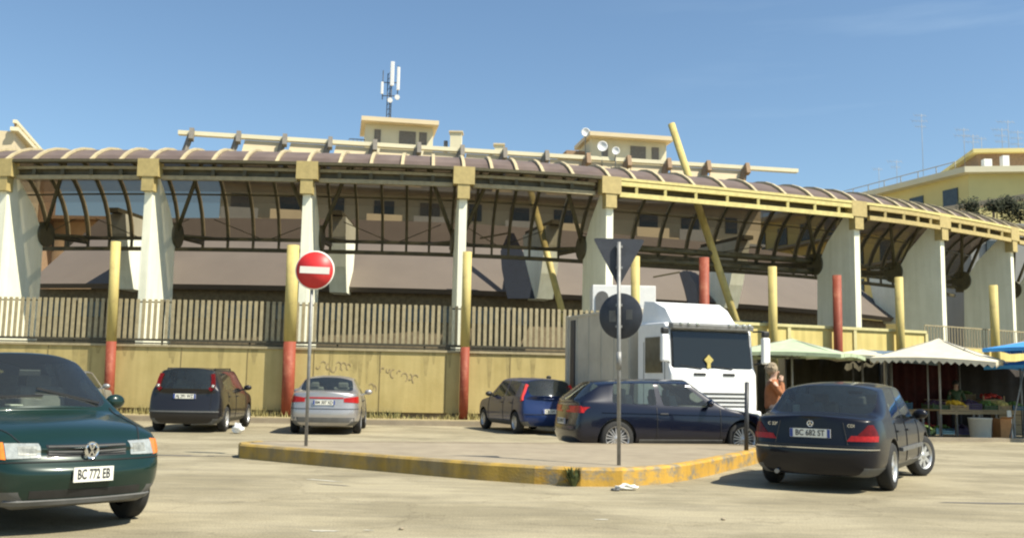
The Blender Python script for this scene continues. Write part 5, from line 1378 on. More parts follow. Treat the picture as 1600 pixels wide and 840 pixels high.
m_ = MB(); m_.box((-5.55, -1.185, 1.95), (.30, .03, 2.3)); m_.build('dark_panel', M['sign_back'], bo_)
m_ = MB(); m_.box((-6.0, 0, 1.98), (.2, 2.38, 2.54)); m_.build('rear_frame', M['truck_grey'], tr, bevel=.01)
ch = MB(); ch.box((-3.6, 0, .62), (5.2, .9, .22)); ch.build('chassis', M['metal_dark'], tr)
for x in (-.85, -4.6):
    for sy in (1, -1):
        wt = empty('wheel', (x, sy * .95, .46)); wt.parent = tr
        MB().lathe([(.25, -.14), (.43, -.14), (.46, -.1), (.46, .1), (.43, .14), (.25, .14)], 'Y', n=32).build('tyre', M['tyre'], wt)
        MB().lathe([(.26, sy * .13), (.22, sy * .08), (.1, sy * .1), (.001, sy * .12)], 'Y', n=24).build('rim', M['metal'], wt)
fd = MB(); fd.box((-4.6, 0, .98), (1.1, 2.2, .05)); fd.box((-.85, 0, .98), (1.05, 2.2, .05)); fd.build('mudguard', M['black'], tr)
# ------------------------------------------------------------------ road signs
def base_at(px, py, z=IZ): p = at_z(px, py, z); return Vector((p.x, p.y, z))
bp_ = base_at(478, 695)
top = at_y(489, 402, bp_.y - .02)
t = empty('no_entry_sign', bp_, label='round red no entry sign with a white bar on a slim grey post', cat='road sign')
ax_ = (top - bp_).normalized()
MB().tube(bp_ - Vector((0, 0, .02)), bp_ + (top - bp_) * .995, .028, n=12).build('post', M['metal'], t, True)
dc = at_y(492, 422, bp_.y - .06)
m_ = MB(); m_.lathe([(.001, -.012), (.325, -.012), (.332, 0), (.325, .012), (.001, .012)], 'Y', n=48); d_ = m_.build('disc', M['sign_white'], t); d_.location = dc - bp_
m_ = MB(); m_.lathe([(.001, -.0155), (.312, -.0155), (.312, -.012)], 'Y', n=48); r_ = m_.build('red_field', M['sign_red'], t); r_.location = dc - bp_
m_ = MB(); m_.box((0, -.018, 0), (.50, .004, .115), rot=Matrix.Rotation(R(1.5), 4, 'Y')); m_.build('white_bar', M['sign_white'], t).location = dc - bp_
m_ = MB(); m_.box((0, .03, .14), (.2, .04, .04)); m_.box((0, .03, -.14), (.2, .04, .04)); m_.build('bracket', M['metal'], t).location = dc - bp_

bp_ = base_at(967, 725)
t = empty('sign_post', bp_, label='grey post carrying a triangular and a round sign, both seen from behind', cat='road sign')
tp = at_y(967, 378, bp_.y)
MB().tube(bp_ - Vector((0, 0, .02)), tp, .027, n=12).tube(bp_ + (tp - bp_) * .42, bp_ + (tp - bp_) * .50, .036, n=12).build('post', M['metal'], t, True)
def zat(py, Y=bp_.y): return at_y(968, py, Y)
zc = zat(372); z0 = zat(448); hw = .375
ang = R(4)
m_ = MB(); yb = bp_.y + .05
cc, s_ = math.cos(ang), math.sin(ang)
def tp3(u, z, d=0): return Vector((zc.x + u * cc - .0 + d * s_, yb + u * s_ + d * cc, z))
zt_ = zc.z; zl = z0.z
c3 = []
for (u, z), (u1, z1), (u2, z2) in (((-hw, zt_), (hw, zt_), (0, zl)), ((hw, zt_), (0, zl), (-hw, zt_)), ((0, zl), (-hw, zt_), (hw, zt_))):
    p0 = Vector((u, z)); a_ = (Vector((u2, z2)) - p0).normalized() * .045; b_ = (Vector((u1, z1)) - p0).normalized() * .045
    c3 += [p0 + a_, p0 + (a_ + b_) * .25, p0 + b_]
m_.prism([tp3(p.x, p.y) for p in c3], (0, .014, 0)); m_.build('triangle_back', M['sign_back'], t, True)
m_ = MB(); m_.prism([tp3(p.x * .96, zt_ + (p.y - zt_) * .96 - .012, .016) for p in c3], (0, .003, 0)); m_.build('triangle_face', M['sign_white'], t, True)
rc_ = zat(493)
m_ = MB(); m_.lathe([(.001, 0), (.318, 0), (.325, .006), (.318, .014), (.001, .014)], 'Y', n=44); o = m_.build('disc_back', M['sign_back'], t); o.location = Vector((rc_.x + .02, yb, rc_.z)) - bp_; o.rotation_euler = (0, 0, R(-27)); 
m_ = MB(); m_.lathe([(.001, .0145), (.30, .0145), (.30, .017), (.001, .017)], 'Y', n=44); o2 = m_.build('disc_face', M['sign_white'], t); o2.location = o.location; o2.rotation_euler = o.rotation_euler
for c_, d_ in (((-.12, -.003, .0), (.1, .004, .16)), ((.13, -.003, .02), (.09, .004, .14))):
    o3 = MB().box(c_, d_).build('faded_sticker', M['grey_plastic'], t); o3.location = o.location; o3.rotation_euler = o.rotation_euler
m_ = MB()
for z in (zt_ - .12, zt_ - .42, rc_.z + .15, rc_.z - .15): m_.box((zc.x, yb - .03, z), (.09, .05, .035))
m_.build('bracket', M['metal'], t, True)

bp_ = base_at(1166, 707, 0.19)
tp = at_y(1167, 598, bp_.y)
t = empty('bollard_post', bp_, label='short dark steel post at the right end of the island, in front of the truck', cat='post')
MB().tube(bp_ - Vector((0, 0, .05)), tp, .038, n=14).build('shaft', M['metal_dark'], t, True)
MB().sphere(tp, .04, (1, 1, .5)).build('cap', M['metal_dark'], t, True)

# ------------------------------------------------------------------ people
def person(loc, rz, h, joints, radii, edges, m_skin, label, group=None, clothes=None):
    pass
def skin_body(name, verts, edges, radii, m_, parent, sub=2, root=0):
    me = bpy.data.meshes.new(name); me.from_pydata(verts, edges, []); me.update()
    o = bpy.data.objects.new(name, me); col.objects.link(o)
    sk = o.modifiers.new('skin', 'SKIN'); sk.use_smooth_shade = True
    if not me.skin_vertices: 
        bm = bmesh.new(); bm.from_mesh(me); bm.verts.layers.skin.verify(); bm.to_mesh(me); bm.free()
    for i, r_ in enumerate(radii):
        rr = r_ if isinstance(r_, tuple) else (r_, r_)
        me.skin_vertices[0].data[i].radius = rr; me.skin_vertices[0].data[i].use_root = (i == root)
    su = o.modifiers.new('sub', 'SUBSURF'); su.levels = sub; su.render_levels = sub
    dg = bpy.context.evaluated_depsgraph_get()
    out = bpy.data.meshes.new_from_object(o.evaluated_get(dg)); bpy.data.objects.remove(o)
    for p in out.polygons: p.use_smooth = True
    out.materials.clear(); out.materials.append(m_)
    r = link(name, out, parent); return r
def make_person(loc, rz, label, jacket, trousers, hair, pose, H=1.77, hair_long=False):
    """local +x is the way the person looks; built for a height of 1.77 m"""
    t = empty('person', loc, rz, label, 'person'); k = H / 1.77; t.scale = (k, k, k)
    # continuous body: pelvis, spine, neck, head, limbs
    aL, aR = pose['L'], pose['R']       # elbow, wrist, hand centre
    V = [(0, 0, .93), (0, 0, 1.08), (.0, 0, 1.24), (0, 0, 1.40), (.01, 0, 1.49), (.03, 0, 1.56), (.035, 0, 1.64), (.03, 0, 1.71),
         (0, .17, 1.41), aL[0], aL[1], (0, -.17, 1.41), aR[0], aR[1],
         (.0, .09, .88), (.03, .10, .49), (-.02, .10, .09), (.12, .11, .035), (.0, -.09, .88), (.02, -.10, .49), (-.05, -.10, .09), (.09, -.11, .035)]
    E_ = [(0, 1), (1, 2), (2, 3), (3, 4), (4, 5), (5, 6), (6, 7), (3, 8), (8, 9), (9, 10), (3, 11), (11, 12), (12, 13), (0, 14), (14, 15), (15, 16), (16, 17), (0, 18), (18, 19), (19, 20), (20, 21)]
    Rd = [(.13, .11), (.12, .10), (.14, .11), (.12, .09), .055, .062, .083, .06, .06, .045, .028, .06, .045, .028, .085, .06, .045, .035, .085, .06, .045, .035]
    body = skin_body('body', V, E_, Rd, M['skin'], t)
    def chain(name, vs, rr, m_, es=None):
        return skin_body(name, vs, es or [(i, i + 1) for i in range(len(vs) - 1)], rr, m_, t)
    jv = [(0, 0, .88), (0, 0, 1.0), (0, 0, 1.12), (0, 0, 1.27), (0, 0, 1.40), (.0, 0, 1.485), (0, .18, 1.40), aL[0], aL[1], (0, -.18, 1.40), aR[0], aR[1]]
    chain('jacket', jv, [(.17, .15), (.165, .14), (.16, .135), (.17, .13), (.15, .11), .075, .078, .062, .05, .078, .062, .05], jacket,
          [(0, 1), (1, 2), (2, 3), (3, 4), (4, 5), (4, 6), (6, 7), (7, 8), (4, 9), (9, 10), (10, 11)])
    chain('trousers', [(0, 0, .96), (0, .085, .85), (.03, .10, .49), (-.02, .10, .10), (0, -.085, .85), (.02, -.10, .49), (-.05, -.10, .10)], [(.15, .12), .105, .078, .062, .105, .078, .062], trousers,
          [(0, 1), (1, 2), (2, 3), (0, 4), (4, 5), (5, 6)])
    for sy, x in ((1, .03), (-1, 0)):
        m_ = MB(); m_.sphere((x + .03, sy * .105, .045), .06, (2.3, .85, .75), 14, 8); m_.build('shoe', M['shoe'], t)
    hr = MB(); hr.sphere((-.012, 0, 1.675), .118, (1.0, .90, 1.0), 20, 12)
    rh = random.Random(4)
    for _ in range(60):
        a_ = rh.uniform(0, 6.28); e_ = rh.uniform(-.25, 1.5); d_ = Vector((math.cos(a_) * math.cos(e_), math.sin(a_) * math.cos(e_), math.sin(e_)))
        if d_.x > .55 and d_.z < .45: continue
        hr.sphere(Vector((-.015, 0, 1.675)) + Vector((d_.x * .108, d_.y * .098, d_.z * .105)), rh.uniform(.018, .028), n=7, m=5)
    if hair_long: hr.sphere((-.05, 0, 1.58), .085, (.7, 1.0, 1.3), 16, 10)
    ho = hr.build('hair', hair, t); 
    f_ = MB(); f_.sphere((.10, .034, 1.645), .011); f_.sphere((.10, -.034, 1.645), .011); f_.build('eyes', M['ink'], t)
    f_ = MB(); f_.sphere((.115, 0, 1.615), .016, (1, .7, 1.4)); f_.build('nose', M['skin'], t)
    f_ = MB(); f_.sphere((.105, 0, 1.578), .012, (.6, 2.0, .4)); f_.build('mouth', M['sign_red'], t)
    f_ = MB(); f_.sphere((.02, .085, 1.63), .02, (.8, .4, 1.3)); f_.sphere((.02, -.085, 1.63), .02, (.8, .4, 1.3)); f_.build('ears', M['skin'], t)
    # hands
    for side, (el, wr, dr) in (('L', aL), ('R', aR)):
        w0 = Vector(wr); d = Vector(dr).normalized(); sid = d.cross(Vector((0, 0, 1)));
        if sid.length < .1: sid = Vector((1, 0, 0))
        sid.normalize(); dn = d.cross(sid).normalized()
        vs = [w0, w0 + d * .04, w0 + d * .085]; rr = [.026, (.036, .02), (.038, .018)]; es = [(0, 1), (1, 2)]
        for q, (o_, ln) in enumerate(((-.030, .062), (-.010, .072), (.011, .067), (.030, .052))):
            b0 = w0 + d * .085 + sid * o_; m1 = b0 + d * ln * .5 + dn * .006; m2 = b0 + d * ln * .85 + dn * .03
            n0 = len(vs); vs += [b0 + d * .01, m1, m2]; rr += [.010, .009, .008]; es += [(2, n0), (n0, n0 + 1), (n0 + 1, n0 + 2)]
        n0 = len(vs); vs += [w0 + d * .045 - sid * .04, w0 + d * .08 - sid * .055 + dn * .02]; rr += [.012, .009]; es += [(1, n0), (n0, n0 + 1)]
        skin_body('hand', vs, es, rr, M['skin'], t, 1)
    return t
pl_ = ray(1207, 600); pk = 18.6 / pl_.y
make_person((pl_.x * pk, 18.6, 0), R(-10), 'grey haired person in a rust brown jacket, hand raised to the mouth', M['jacket'], M['trousers'], M['hair'],
            {'L': ((.02, .27, 1.16), (.22, .14, 1.12), (.8, -.5, .2)), 'R': ((.16, -.24, 1.17), (.16, -.10, 1.43), (.0, .35, 1))}, H=1.78)
pl_ = ray(1493, 600); pk = 31.0 / pl_.y
make_person((pl_.x * pk, 31.0, 0), R(-100), 'seller in dark green clothes standing in the shade behind the fruit table', M['crate_green'], M['trousers'], M['shoe'],
            {'L': ((.05, .26, 1.14), (.2, .2, .98), (1, 0, -.3)), 'R': ((.05, -.26, 1.14), (.2, -.2, .98), (1, 0, -.3))}, H=1.66, hair_long=True)

# ------------------------------------------------------------------ market stalls
def parasol(name, c, half, zedge, zapex, m_, lab, n=4, rot=0, post=True, tiltv=(0, 0), scallop=False, under=None, stretch=(1, 1)):
    t = empty(name, (c[0], c[1], 0), label=lab, cat='parasol', group='market parasols over the stalls')
    segs = 8; vs = [Vector((0, 0, zapex))]; rings = 7; per = []
    K = n * segs
    def edge(k):
        a = k // segs; f_ = (k % segs) / segs
        c0 = Vector((math.cos(rot + 2 * math.pi * a / n) * stretch[0], math.sin(rot + 2 * math.pi * a / n) * stretch[1])); c1 = Vector((math.cos(rot + 2 * math.pi * (a + 1) / n) * stretch[0], math.sin(rot + 2 * math.pi * (a + 1) / n) * stretch[1]))
        return c0.lerp(c1, f_), math.sin(math.pi * f_)
    for r_ in range(1, rings + 1):
        q = r_ / rings
        for k in range(K):
            e, sg = edge(k); z = zapex + (zedge - zapex) * (q ** 0.85) - sg * .10 * q * (1 - q) + sg * .06 * q * q
            vs.append(Vector((e.x * half * q, e.y * half * q, z + tiltv[0] * e.x * half * q + tiltv[1] * e.y * half * q)))
    fs = [(0, 1 + k, 1 + (k + 1) % K) for k in range(K)]
    for r_ in range(rings - 1):
        for k in range(K): fs.append((1 + r_ * K + k, 1 + r_ * K + (k + 1) % K, 1 + (r_ + 1) * K + (k + 1) % K, 1 + (r_ + 1) * K + k))
    mb = MB(); mb.add([v + Vector((c[0], c[1], 0)) for v in vs], fs, False); cn = mb.build('canopy', m_, t, True)
    md = cn.modifiers.new('s', 'SOLIDIFY'); md.thickness = .012
    mb = MB(); v0 = 1 + (rings - 1) * K
    for k in range(K):
        a = vs[v0 + k]; b_ = vs[v0 + (k + 1) % K]; C0 = Vector((c[0], c[1], 0)); m2 = (a + b_) / 2; dd = .17 if scallop else .10
        out = Vector((m2.x, m2.y, 0)).normalized() * .012
        if scallop:
            for (p0, p1) in ((a, m2), (m2, b_)):
                mm = (p0 + p1) / 2; mb.add([C0 + p0 + out, C0 + p1 + out, C0 + p1 + out - Vector((0, 0, .08)), C0 + mm + out - Vector((0, 0, dd)), C0 + p0 + out - Vector((0, 0, .08))], [(0, 1, 2, 3, 4)])
        else: mb.add([C0 + a + out, C0 + b_ + out, C0 + b_ + out - Vector((0, 0, dd)), C0 + a + out - Vector((0, 0, dd))], [(0, 1, 2, 3)])
    vo = mb.build('valance', under or m_, t, True); md = vo.modifiers.new('s', 'SOLIDIFY'); md.thickness = .008
    fr = MB()
    for k in range(n):
        e, _ = edge(k * segs); fr.tube((c[0], c[1], zapex - .03), (c[0] + e.x * half, c[1] + e.y * half, zedge - .02 + tiltv[0] * e.x * half + tiltv[1] * e.y * half), .014, n=6)
        fr.tube((c[0], c[1], zedge - .1), (c[0] + e.x * half * .5, c[1] + e.y * half * .5, (zapex + zedge) / 2 - .02), .011, n=5)
    fr.build('frame_rib', M['metal'], t, True)
    if post: MB().tube((c[0], c[1], 0), (c[0], c[1], zapex), .032, n=10).build('pole', M['metal'], t, True)
    return t
def pp(px, py, Y): return at_y(px, py, Y)
a_ = pp(1237, 528, 27.6); e_ = pp(1300, 556, 26.6)
parasol('parasol', (a_.x, a_.y), 2.45, 2.25, a_.z, M['tarp_green'], 'faded green parasol nearest the truck, its edge bleached pale', rot=R(18), stretch=(1, .8))
a_ = pp(1347, 545, 29.2)
parasol('parasol', (a_.x, a_.y), 1.7, 2.28, a_.z, M['tarp_cream'], 'low whitish parasol between the green and the big cream one', rot=R(10), stretch=(1.05, .8))
a_ = pp(1466, 528, 27.6)
parasol('parasol', (a_.x, a_.y), 2.25, 2.22, a_.z, M['tarp_cream'], 'big cream parasol with a scalloped edge, right of centre of the stalls', rot=R(-75), scallop=True, under=M['tarp_cream'], stretch=(1, .95), tiltv=(-.01, .05))
a_ = pp(1640, 530, 26.6)
parasol('parasol', (a_.x, a_.y), 2.0, 2.50, a_.z + .1, M['tarp_blue'], 'upper bright blue parasol cut by the right photo edge', rot=R(8), stretch=(1, .8), tiltv=(0, .02))
a_ = pp(1660, 552, 27.8)
parasol('parasol', (a_.x, a_.y), 2.3, 2.05, a_.z, M['tarp_blue'], 'lower blue parasol under the other blue one at the right edge', rot=R(2), stretch=(1, .75))
# slate awning strip under the cream parasol
a_ = pp(1385, 560, 28.2); b_ = pp(1450, 566, 28.0)
t = empty('awning', (a_.x, a_.y, 0), label='slate blue awning strip hanging under the left side of the cream parasol', cat='awning')
m_ = MB(); m_.prism([(a_.x - .2, a_.y, a_.z + .05), (b_.x + .3, b_.y, b_.z + .1), (b_.x + .3, b_.y, b_.z - .08), (a_.x - .2, a_.y, a_.z - .06)], (0, .02, 0)); m_.build('cloth', M['tarp_under'], t, True)
m_ = MB(); m_.prism([(a_.x - .2, a_.y + .03, a_.z + .05), (b_.x + .3, b_.y + .03, b_.z + .1), (b_.x + .3, b_.y + 1.6, b_.z + .35), (a_.x - .2, a_.y + 1.6, a_.z + .3)], (0, 0, .012)); m_.build('roof_cloth', M['tarp_under'], t, True)
m_ = MB(); m_.tube((a_.x, a_.y + .05, 0), (a_.x, a_.y + .05, a_.z), .025, n=8); m_.tube((b_.x, b_.y + .05, 0), (b_.x, b_.y + .05, b_.z), .025, n=8); m_.build('pole', M['metal'], t, True)
# dark cloths added for the deep shade at the back of the stalls
for x0, x1, y0, y1, m_, lb in ((9.0, 12.4, 31.6, 32.2, 'wall_shop', 'olive cloth added as shade behind the green parasol'), (12.45, 15.1, 31.7, 32.5, 'shade_cloth_red', 'dark maroon cloth added as shade behind the cream parasol'),
                                (15.15, 21.5, 32.6, 35.4, 'shade_cloth', 'black cloth added as shade behind the fruit tables at the right')):
    t = empty('stall_shade_cloth', ((x0 + x1) / 2, (y0 + y1) / 2, 0), label=lb, cat='cloth')
    m2 = MB(); n = 30; vs = []
    for k in range(n + 1):
        f_ = k / n; wv = .07 * math.sin(k * 1.7) + .04 * math.sin(k * .6)
        vs += [(x0 + (x1 - x0) * f_, y0 + (y1 - y0) * f_ + wv, .02), (x0 + (x1 - x0) * f_, y0 + (y1 - y0) * f_ + wv * .5, 2.3)]
    m2.add(vs, [(2 * k, 2 * k + 2, 2 * k + 3, 2 * k + 1) for k in range(n)], True); o = m2.build('cloth', M[m_], t, True); md = o.modifiers.new('s', 'SOLIDIFY'); md.thickness = .01
    MB().tube((x0, y0 - .03, 2.31), (x1, y1 - .03, 2.31), .03, n=8).build('rail', M['metal'], t, True)
    MB().tube((x0, y0 - .08, 0), (x0, y0 - .08, 2.4), .03, n=8).tube((x1, y1 - .08, 0), (x1, y1 - .08, 2.4), .03, n=8).build('upright', M['metal'], t, True)
t = empty('stall_shade_sheet', (15.5, 29.9, 0), label='dark tarpaulin sheet added to shade the back of the stalls', cat='tarpaulin')  # added sheet that keeps the stall backs in shade
m_ = MB(); m_.prism([(11.4, 28.9, 2.16), (19.5, 29.2, 2.16), (20.3, 34.2, 2.36), (11.0, 31.7, 2.36)], (0, 0, .02)); m_.build('sheet', M['shade_cloth'], t, True)
m_ = MB(); 
for x, y in ((11.45, 28.95), (15.4, 29.1), (19.4, 29.2), (11.2, 31.5)): m_.tube((x, y, 0), (x, y, 2.16), .03, n=8)
m_.build('upright', M['metal'], t, True)

t = empty('stall_shade_sheet', (9.6, 30.3, 0), label='olive tarpaulin sheet added to shade the wall behind the green parasol', cat='tarpaulin')  # added only to throw shade on the wall behind
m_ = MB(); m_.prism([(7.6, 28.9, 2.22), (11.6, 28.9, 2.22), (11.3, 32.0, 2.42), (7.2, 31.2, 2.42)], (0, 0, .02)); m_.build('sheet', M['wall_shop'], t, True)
for x, y in ((7.7, 29.0), (11.3, 28.97)): MB().tube((x, y, 0), (x, y, 2.22), .03, n=8).build('upright', M['metal'], t, True)

def table(cx, cy, w_, d_, h_, rz, lab):
    t = empty('market_table', (cx, cy, 0), rz, lab, 'table', 'trestle tables of the fruit stall')
    MB().box((0, 0, h_ - .02), (w_, d_, .04)).build('tabletop', M['wood'], t, bevel=.005)
    for sx in (-1, 1):
        for sy in (-1, 1): MB().box((sx * (w_ / 2 - .06), sy * (d_ / 2 - .06), (h_ - .04) / 2), (.05, .05, h_ - .04)).build('leg', M['metal'], t)
    MB().box((0, -d_ / 2 + .03, h_ - .09), (w_ - .05, .03, .08)).build('apron', M['wood'], t)
    return t
g0 = gnd(1459, 683); g1 = gnd(1520, 683); g2 = gnd(1590, 684)
TH = .80
table((g0.x + g1.x) / 2, g0.y + .5, (g1 - g0).length + .12, 1.0, TH, math.atan2(g1.y - g0.y, g1.x - g0.x), 'left table of the fruit stall, holding the yellow fruit')
table((g1.x + g2.x) / 2 + .06, g1.y + .75, (g2 - g1).length, 1.0, TH, math.atan2(g2.y - g1.y, g2.x - g1.x), 'right table of the fruit stall, above the white bucket')
g3 = gnd(1405, 682)
table(g3.x + .3, g3.y + .7, 1.15, .9, .78, .1, 'small table half hidden behind the saloon roof, holding a blue crate')
rn = random.Random(5)
def crate(x, y, z, w_, d_, h_, cm, fm, fr, lab, nf=40, rz=0.1, cat='crate'):
    t = empty('fruit_crate', (x, y, z), rz, lab, cat, 'produce crates on the stall tables')
    b = MB(); th = .014
    b.box((0, 0, .008), (w_, d_, .016))
    for zz in (.04, .10, .16):
        if zz < h_:
            b.box((0, -d_ / 2, zz), (w_, th, .04)); b.box((0, d_ / 2, zz), (w_, th, .04)); b.box((-w_ / 2, 0, zz), (th, d_, .04)); b.box((w_ / 2, 0, zz), (th, d_, .04))
    for sx in (-1, 1):
        for sy in (-1, 1): b.box((sx * w_ / 2, sy * d_ / 2, h_ / 2), (.03, .03, h_))
    b.build('crate_body', cm, t)
    f_ = MB()
    for _ in range(nf):
        px_ = rn.uniform(-.45, .45); py_ = rn.uniform(-.45, .45); hh = h_ * .75 + .14 * (1 - (px_ ** 2 + py_ ** 2) * 3) * rn.uniform(.5, 1)
        f_.sphere((px_ * w_, py_ * d_, hh), fr * rn.uniform(.8, 1.15), (1.1, .95, .9), 8, 6)
    o = f_.build('produce', fm, t); tag(o, kind='stuff')
    return t
def on_table(px, cy, z): 
    d = ray(px, 640); return d.x * (cy / d.y)
Y1 = g0.y + .38; Y2 = g1.y + .66
crate(on_table(1462, Y1, TH), Y1, TH + .001, .48, .62, .16, M['crate_green'], M['aubergine'], .045, 'dark crate of aubergines at the left end of the fruit table')
crate(on_table(1490, Y1, TH), Y1, TH + .001, .52, .62, .14, M['wood'], M['lemon'], .05, 'wooden crate heaped with bright yellow fruit')
crate(on_table(1516, Y1, TH), Y1 + .12, TH + .001, .44, .6, .19, M['crate_purple'], M['aubergine'], .04, 'purple crate of dark fruit right of the yellow heap')
crate(on_table(1541, Y2, TH), Y2, TH + .001, .46, .62, .14, M['crate_green'], M['greens'], .05, 'green crate of leafy greens on the right table')
crate(on_table(1561, Y2, TH), Y2, TH + .001, .38, .6, .15, M['wood'], M['melon'], .06, 'crate of pale yellow melons on the right table')
crate(on_table(1583, Y2, TH), Y2, TH + .001, .36, .6, .15, M['crate_blue'], M['greens'], .04, 'blue crate of greens at the right end of the table')
crate(on_table(1572, Y2 + 1.3, TH), 31.2, .9, .7, .5, .3, M['wood'], M['tomato'], .05, 'crate of red tomatoes on a stack in the dark back of the stall')
t = empty('crate_stack', (on_table(1572, 31.2, TH), 31.2, 0), label='stack of plain crates carrying the tomatoes at the back of the stall', cat='crates')
for k in range(3): MB().box((0, 0, .15 + k * .3), (.72, .52, .285)).build('crate', M['wood'], t, bevel=.01)
crate(g3.x + .3, g3.y + .6, .781, .5, .4, .2, M['crate_blue'], M['greens'], .03, 'blue crate on the small table behind the saloon roof', nf=14)
bx_ = gnd(1531, 685)
t = empty('bucket', bx_ + Vector((0, -.05, 0)), label='large white plastic tub standing under the right table', cat='tub')
MB().lathe([(.001, .002), (.25, .002), (.27, .02), (.31, .56), (.325, .565), (.325, .59), (.295, .59), (.26, .03), (.001, .03)], 'Z', n=28).build('tub_body', M['bin_white'], t)
bx_ = gnd(1567, 685)
t = empty('carton', bx_, .1, 'orange brown carton on the ground right of the white tub', 'carton')
MB().box((0, 0, .29), (.34, .36, .58)).build('carton_body', M['cardboard'], t, bevel=.008)
MB().box((0, .0, .583), (.35, .05, .004)).build('tape', M['tarp_cream'], t)
MB().prism([(-.17, -.18, .581), (.17, -.18, .581), (.19, -.27, .62), (-.18, -.27, .62)], (0, 0, .006)).build('flap', M['cardboard'], t)
bx_ = gnd(1550, 684)
t = empty('carton', bx_ + Vector((0, .25, 0)), 0, 'dark box standing between the white tub and the orange carton', 'box')
MB().box((0, 0, .25), (.3, .3, .5)).build('box_body', M['brown'], t, bevel=.01)
MB().box((0, 0, .51), (.32, .32, .03)).build('lid', M['brown'], t, bevel=.008)
bx_ = gnd(1579, 684)
t = empty('leaning_board', bx_ + Vector((0, -.05, 0)), 0, 'pale board leaning against the right end of the fruit table', 'board')
MB().box((0, .05, .40), (.12, .03, .80), rot=Matrix.Rotation(R(-6), 4, 'X')).build('plank', M['sign_white'], t)
MB().box((0, .03, .40), (.10, .02, .04)).build('batten', M['wood'], t)
crate(on_table(1505, 31.8, 1), 31.8, 1.05, .6, .45, .2, M['wood'], M['greens'], .05, 'crate of greens on trestle boards behind the seller')
t = empty('market_table', (on_table(1500, 31.8, 1), 31.8, 0), 0.2, 'dark back table behind the seller, holding a crate of greens', 'table', 'trestle tables of the fruit stall')
MB().box((0, 0, 1.03), (2.2, .6, .035)).build('tabletop', M['wood'], t)
for sx in (-1, 1):
    for sy in (-1, 1): MB().box((sx * 1.0, sy * .25, .506), (.05, .05, 1.012)).build('leg', M['metal'], t)
crate(on_table(1428, 30.2, 1) , 30.2, .002, .6, .45, .2, M['crate_purple'], M['aubergine'], .05, 'purple crate on the ground in the shade left of the parasol pole')
crate(on_table(1448, 30.8, 1) , 30.8, .002, .6, .45, .2, M['crate_green'], M['tomato'], .05, 'green crate of red fruit on the ground behind the left table')
for q_, (px_, yy_, cm_, fm_, lb_) in enumerate(((1470, 30.0, 'crate_blue', 'greens', 'blue crate under the left fruit table'), (1498, 30.1, 'crate_purple', 'aubergine', 'purple crate in the shadow under the left fruit table'),
        (1415, 31.0, 'wood', 'lemon', 'wooden crate of yellow fruit in deep shade near the olive wall'), (1440, 29.4, 'crate_green', 'greens', 'green crate on the ground left of the left fruit table'))):
    crate(on_table(px_, yy_, 1), yy_, .002, .55, .42, .2, M[cm_], M[fm_], .05, lb_, nf=30)
# concrete kerb strip in front of the stalls
ka = gnd(1405, 688); kb = gnd(1640, 690)
m_ = MB(); m_.bar((ka.x, ka.y - .1, .05), (kb.x, kb.y - .1, .05), .2, .10); tag(m_.build('stall_kerb', M['concrete_top']), kind='structure')
# leaning support rod at far right
a_ = gnd(1577, 688); b_ = pp(1600, 575, 27.0)
t = empty('tent_pole', (a_.x, a_.y, 0), label='thin slanting pole holding up the blue parasols at the right edge', cat='pole')
MB().tube((a_.x, a_.y, 0), b_, .022, n=8).build('rod', M['metal'], t, True)
MB().tube((a_.x, a_.y, 0), (a_.x, a_.y, .03), .07, n=12).build('foot', M['metal_dark'], t, True)

# scooter behind the blue hatchback: only mirrors and screen show
sc = at_y(873, 590, 29.0); sx_, sy_ = sc.x, 29.0
t = empty('scooter', (sx_, sy_, 0), R(-80), 'parked scooter, only its mirrors and screen showing over the blue hatchback roof', 'scooter')
for x in (-.62, .62):
    wt = empty('wheel', (x, 0, .25)); wt.parent = t
    MB().lathe([(.15, -.05), (.22, -.06), (.25, -.02), (.25, .02), (.22, .06), (.15, .05)], 'Y', n=24).build('tyre', M['tyre'], wt)
    MB().lathe([(.16, -.03), (.02, -.04), (.02, .04), (.16, .03)], 'Y', n=20).build('rim', M['metal'], wt)
MB().prism([(-.75, -.13, .45), (-.1, -.13, .3), (.3, -.13, .3), (.42, -.13, .85), (.32, -.13, .9), (.2, -.13, .42), (-.05, -.13, .45), (-.1, -.13, .75), (-.85, -.13, .8)], (0, .26, 0)).build('body', charcoal, t, bevel=.04)
MB().box((-.45, 0, .84), (.7, .27, .1)).build('seat', M['black'], t, bevel=.04)
MB().tube((.6, 0, .25), (.36, 0, 1.0), .03, n=8).build('fork', M['metal_dark'], t)
MB().tube((.34, -.33, 1.02), (.34, .33, 1.02), .018, n=8).build('handlebar', M['black'], t)
MB().prism([(.45, -.2, .95), (.45, .2, .95), (.34, .16, 1.42), (.34, -.16, 1.42)], (.008, 0, .002)).build('screen', M['glass'], t)
for sy in (1, -1):
    MB().tube((.34, sy * .25, 1.02), (.30, sy * .36, 1.45), .01, n=6).sphere((.30, sy * .37, 1.5), .07, (.35, 1.1, .8)).build('mirror', M['black'], t)

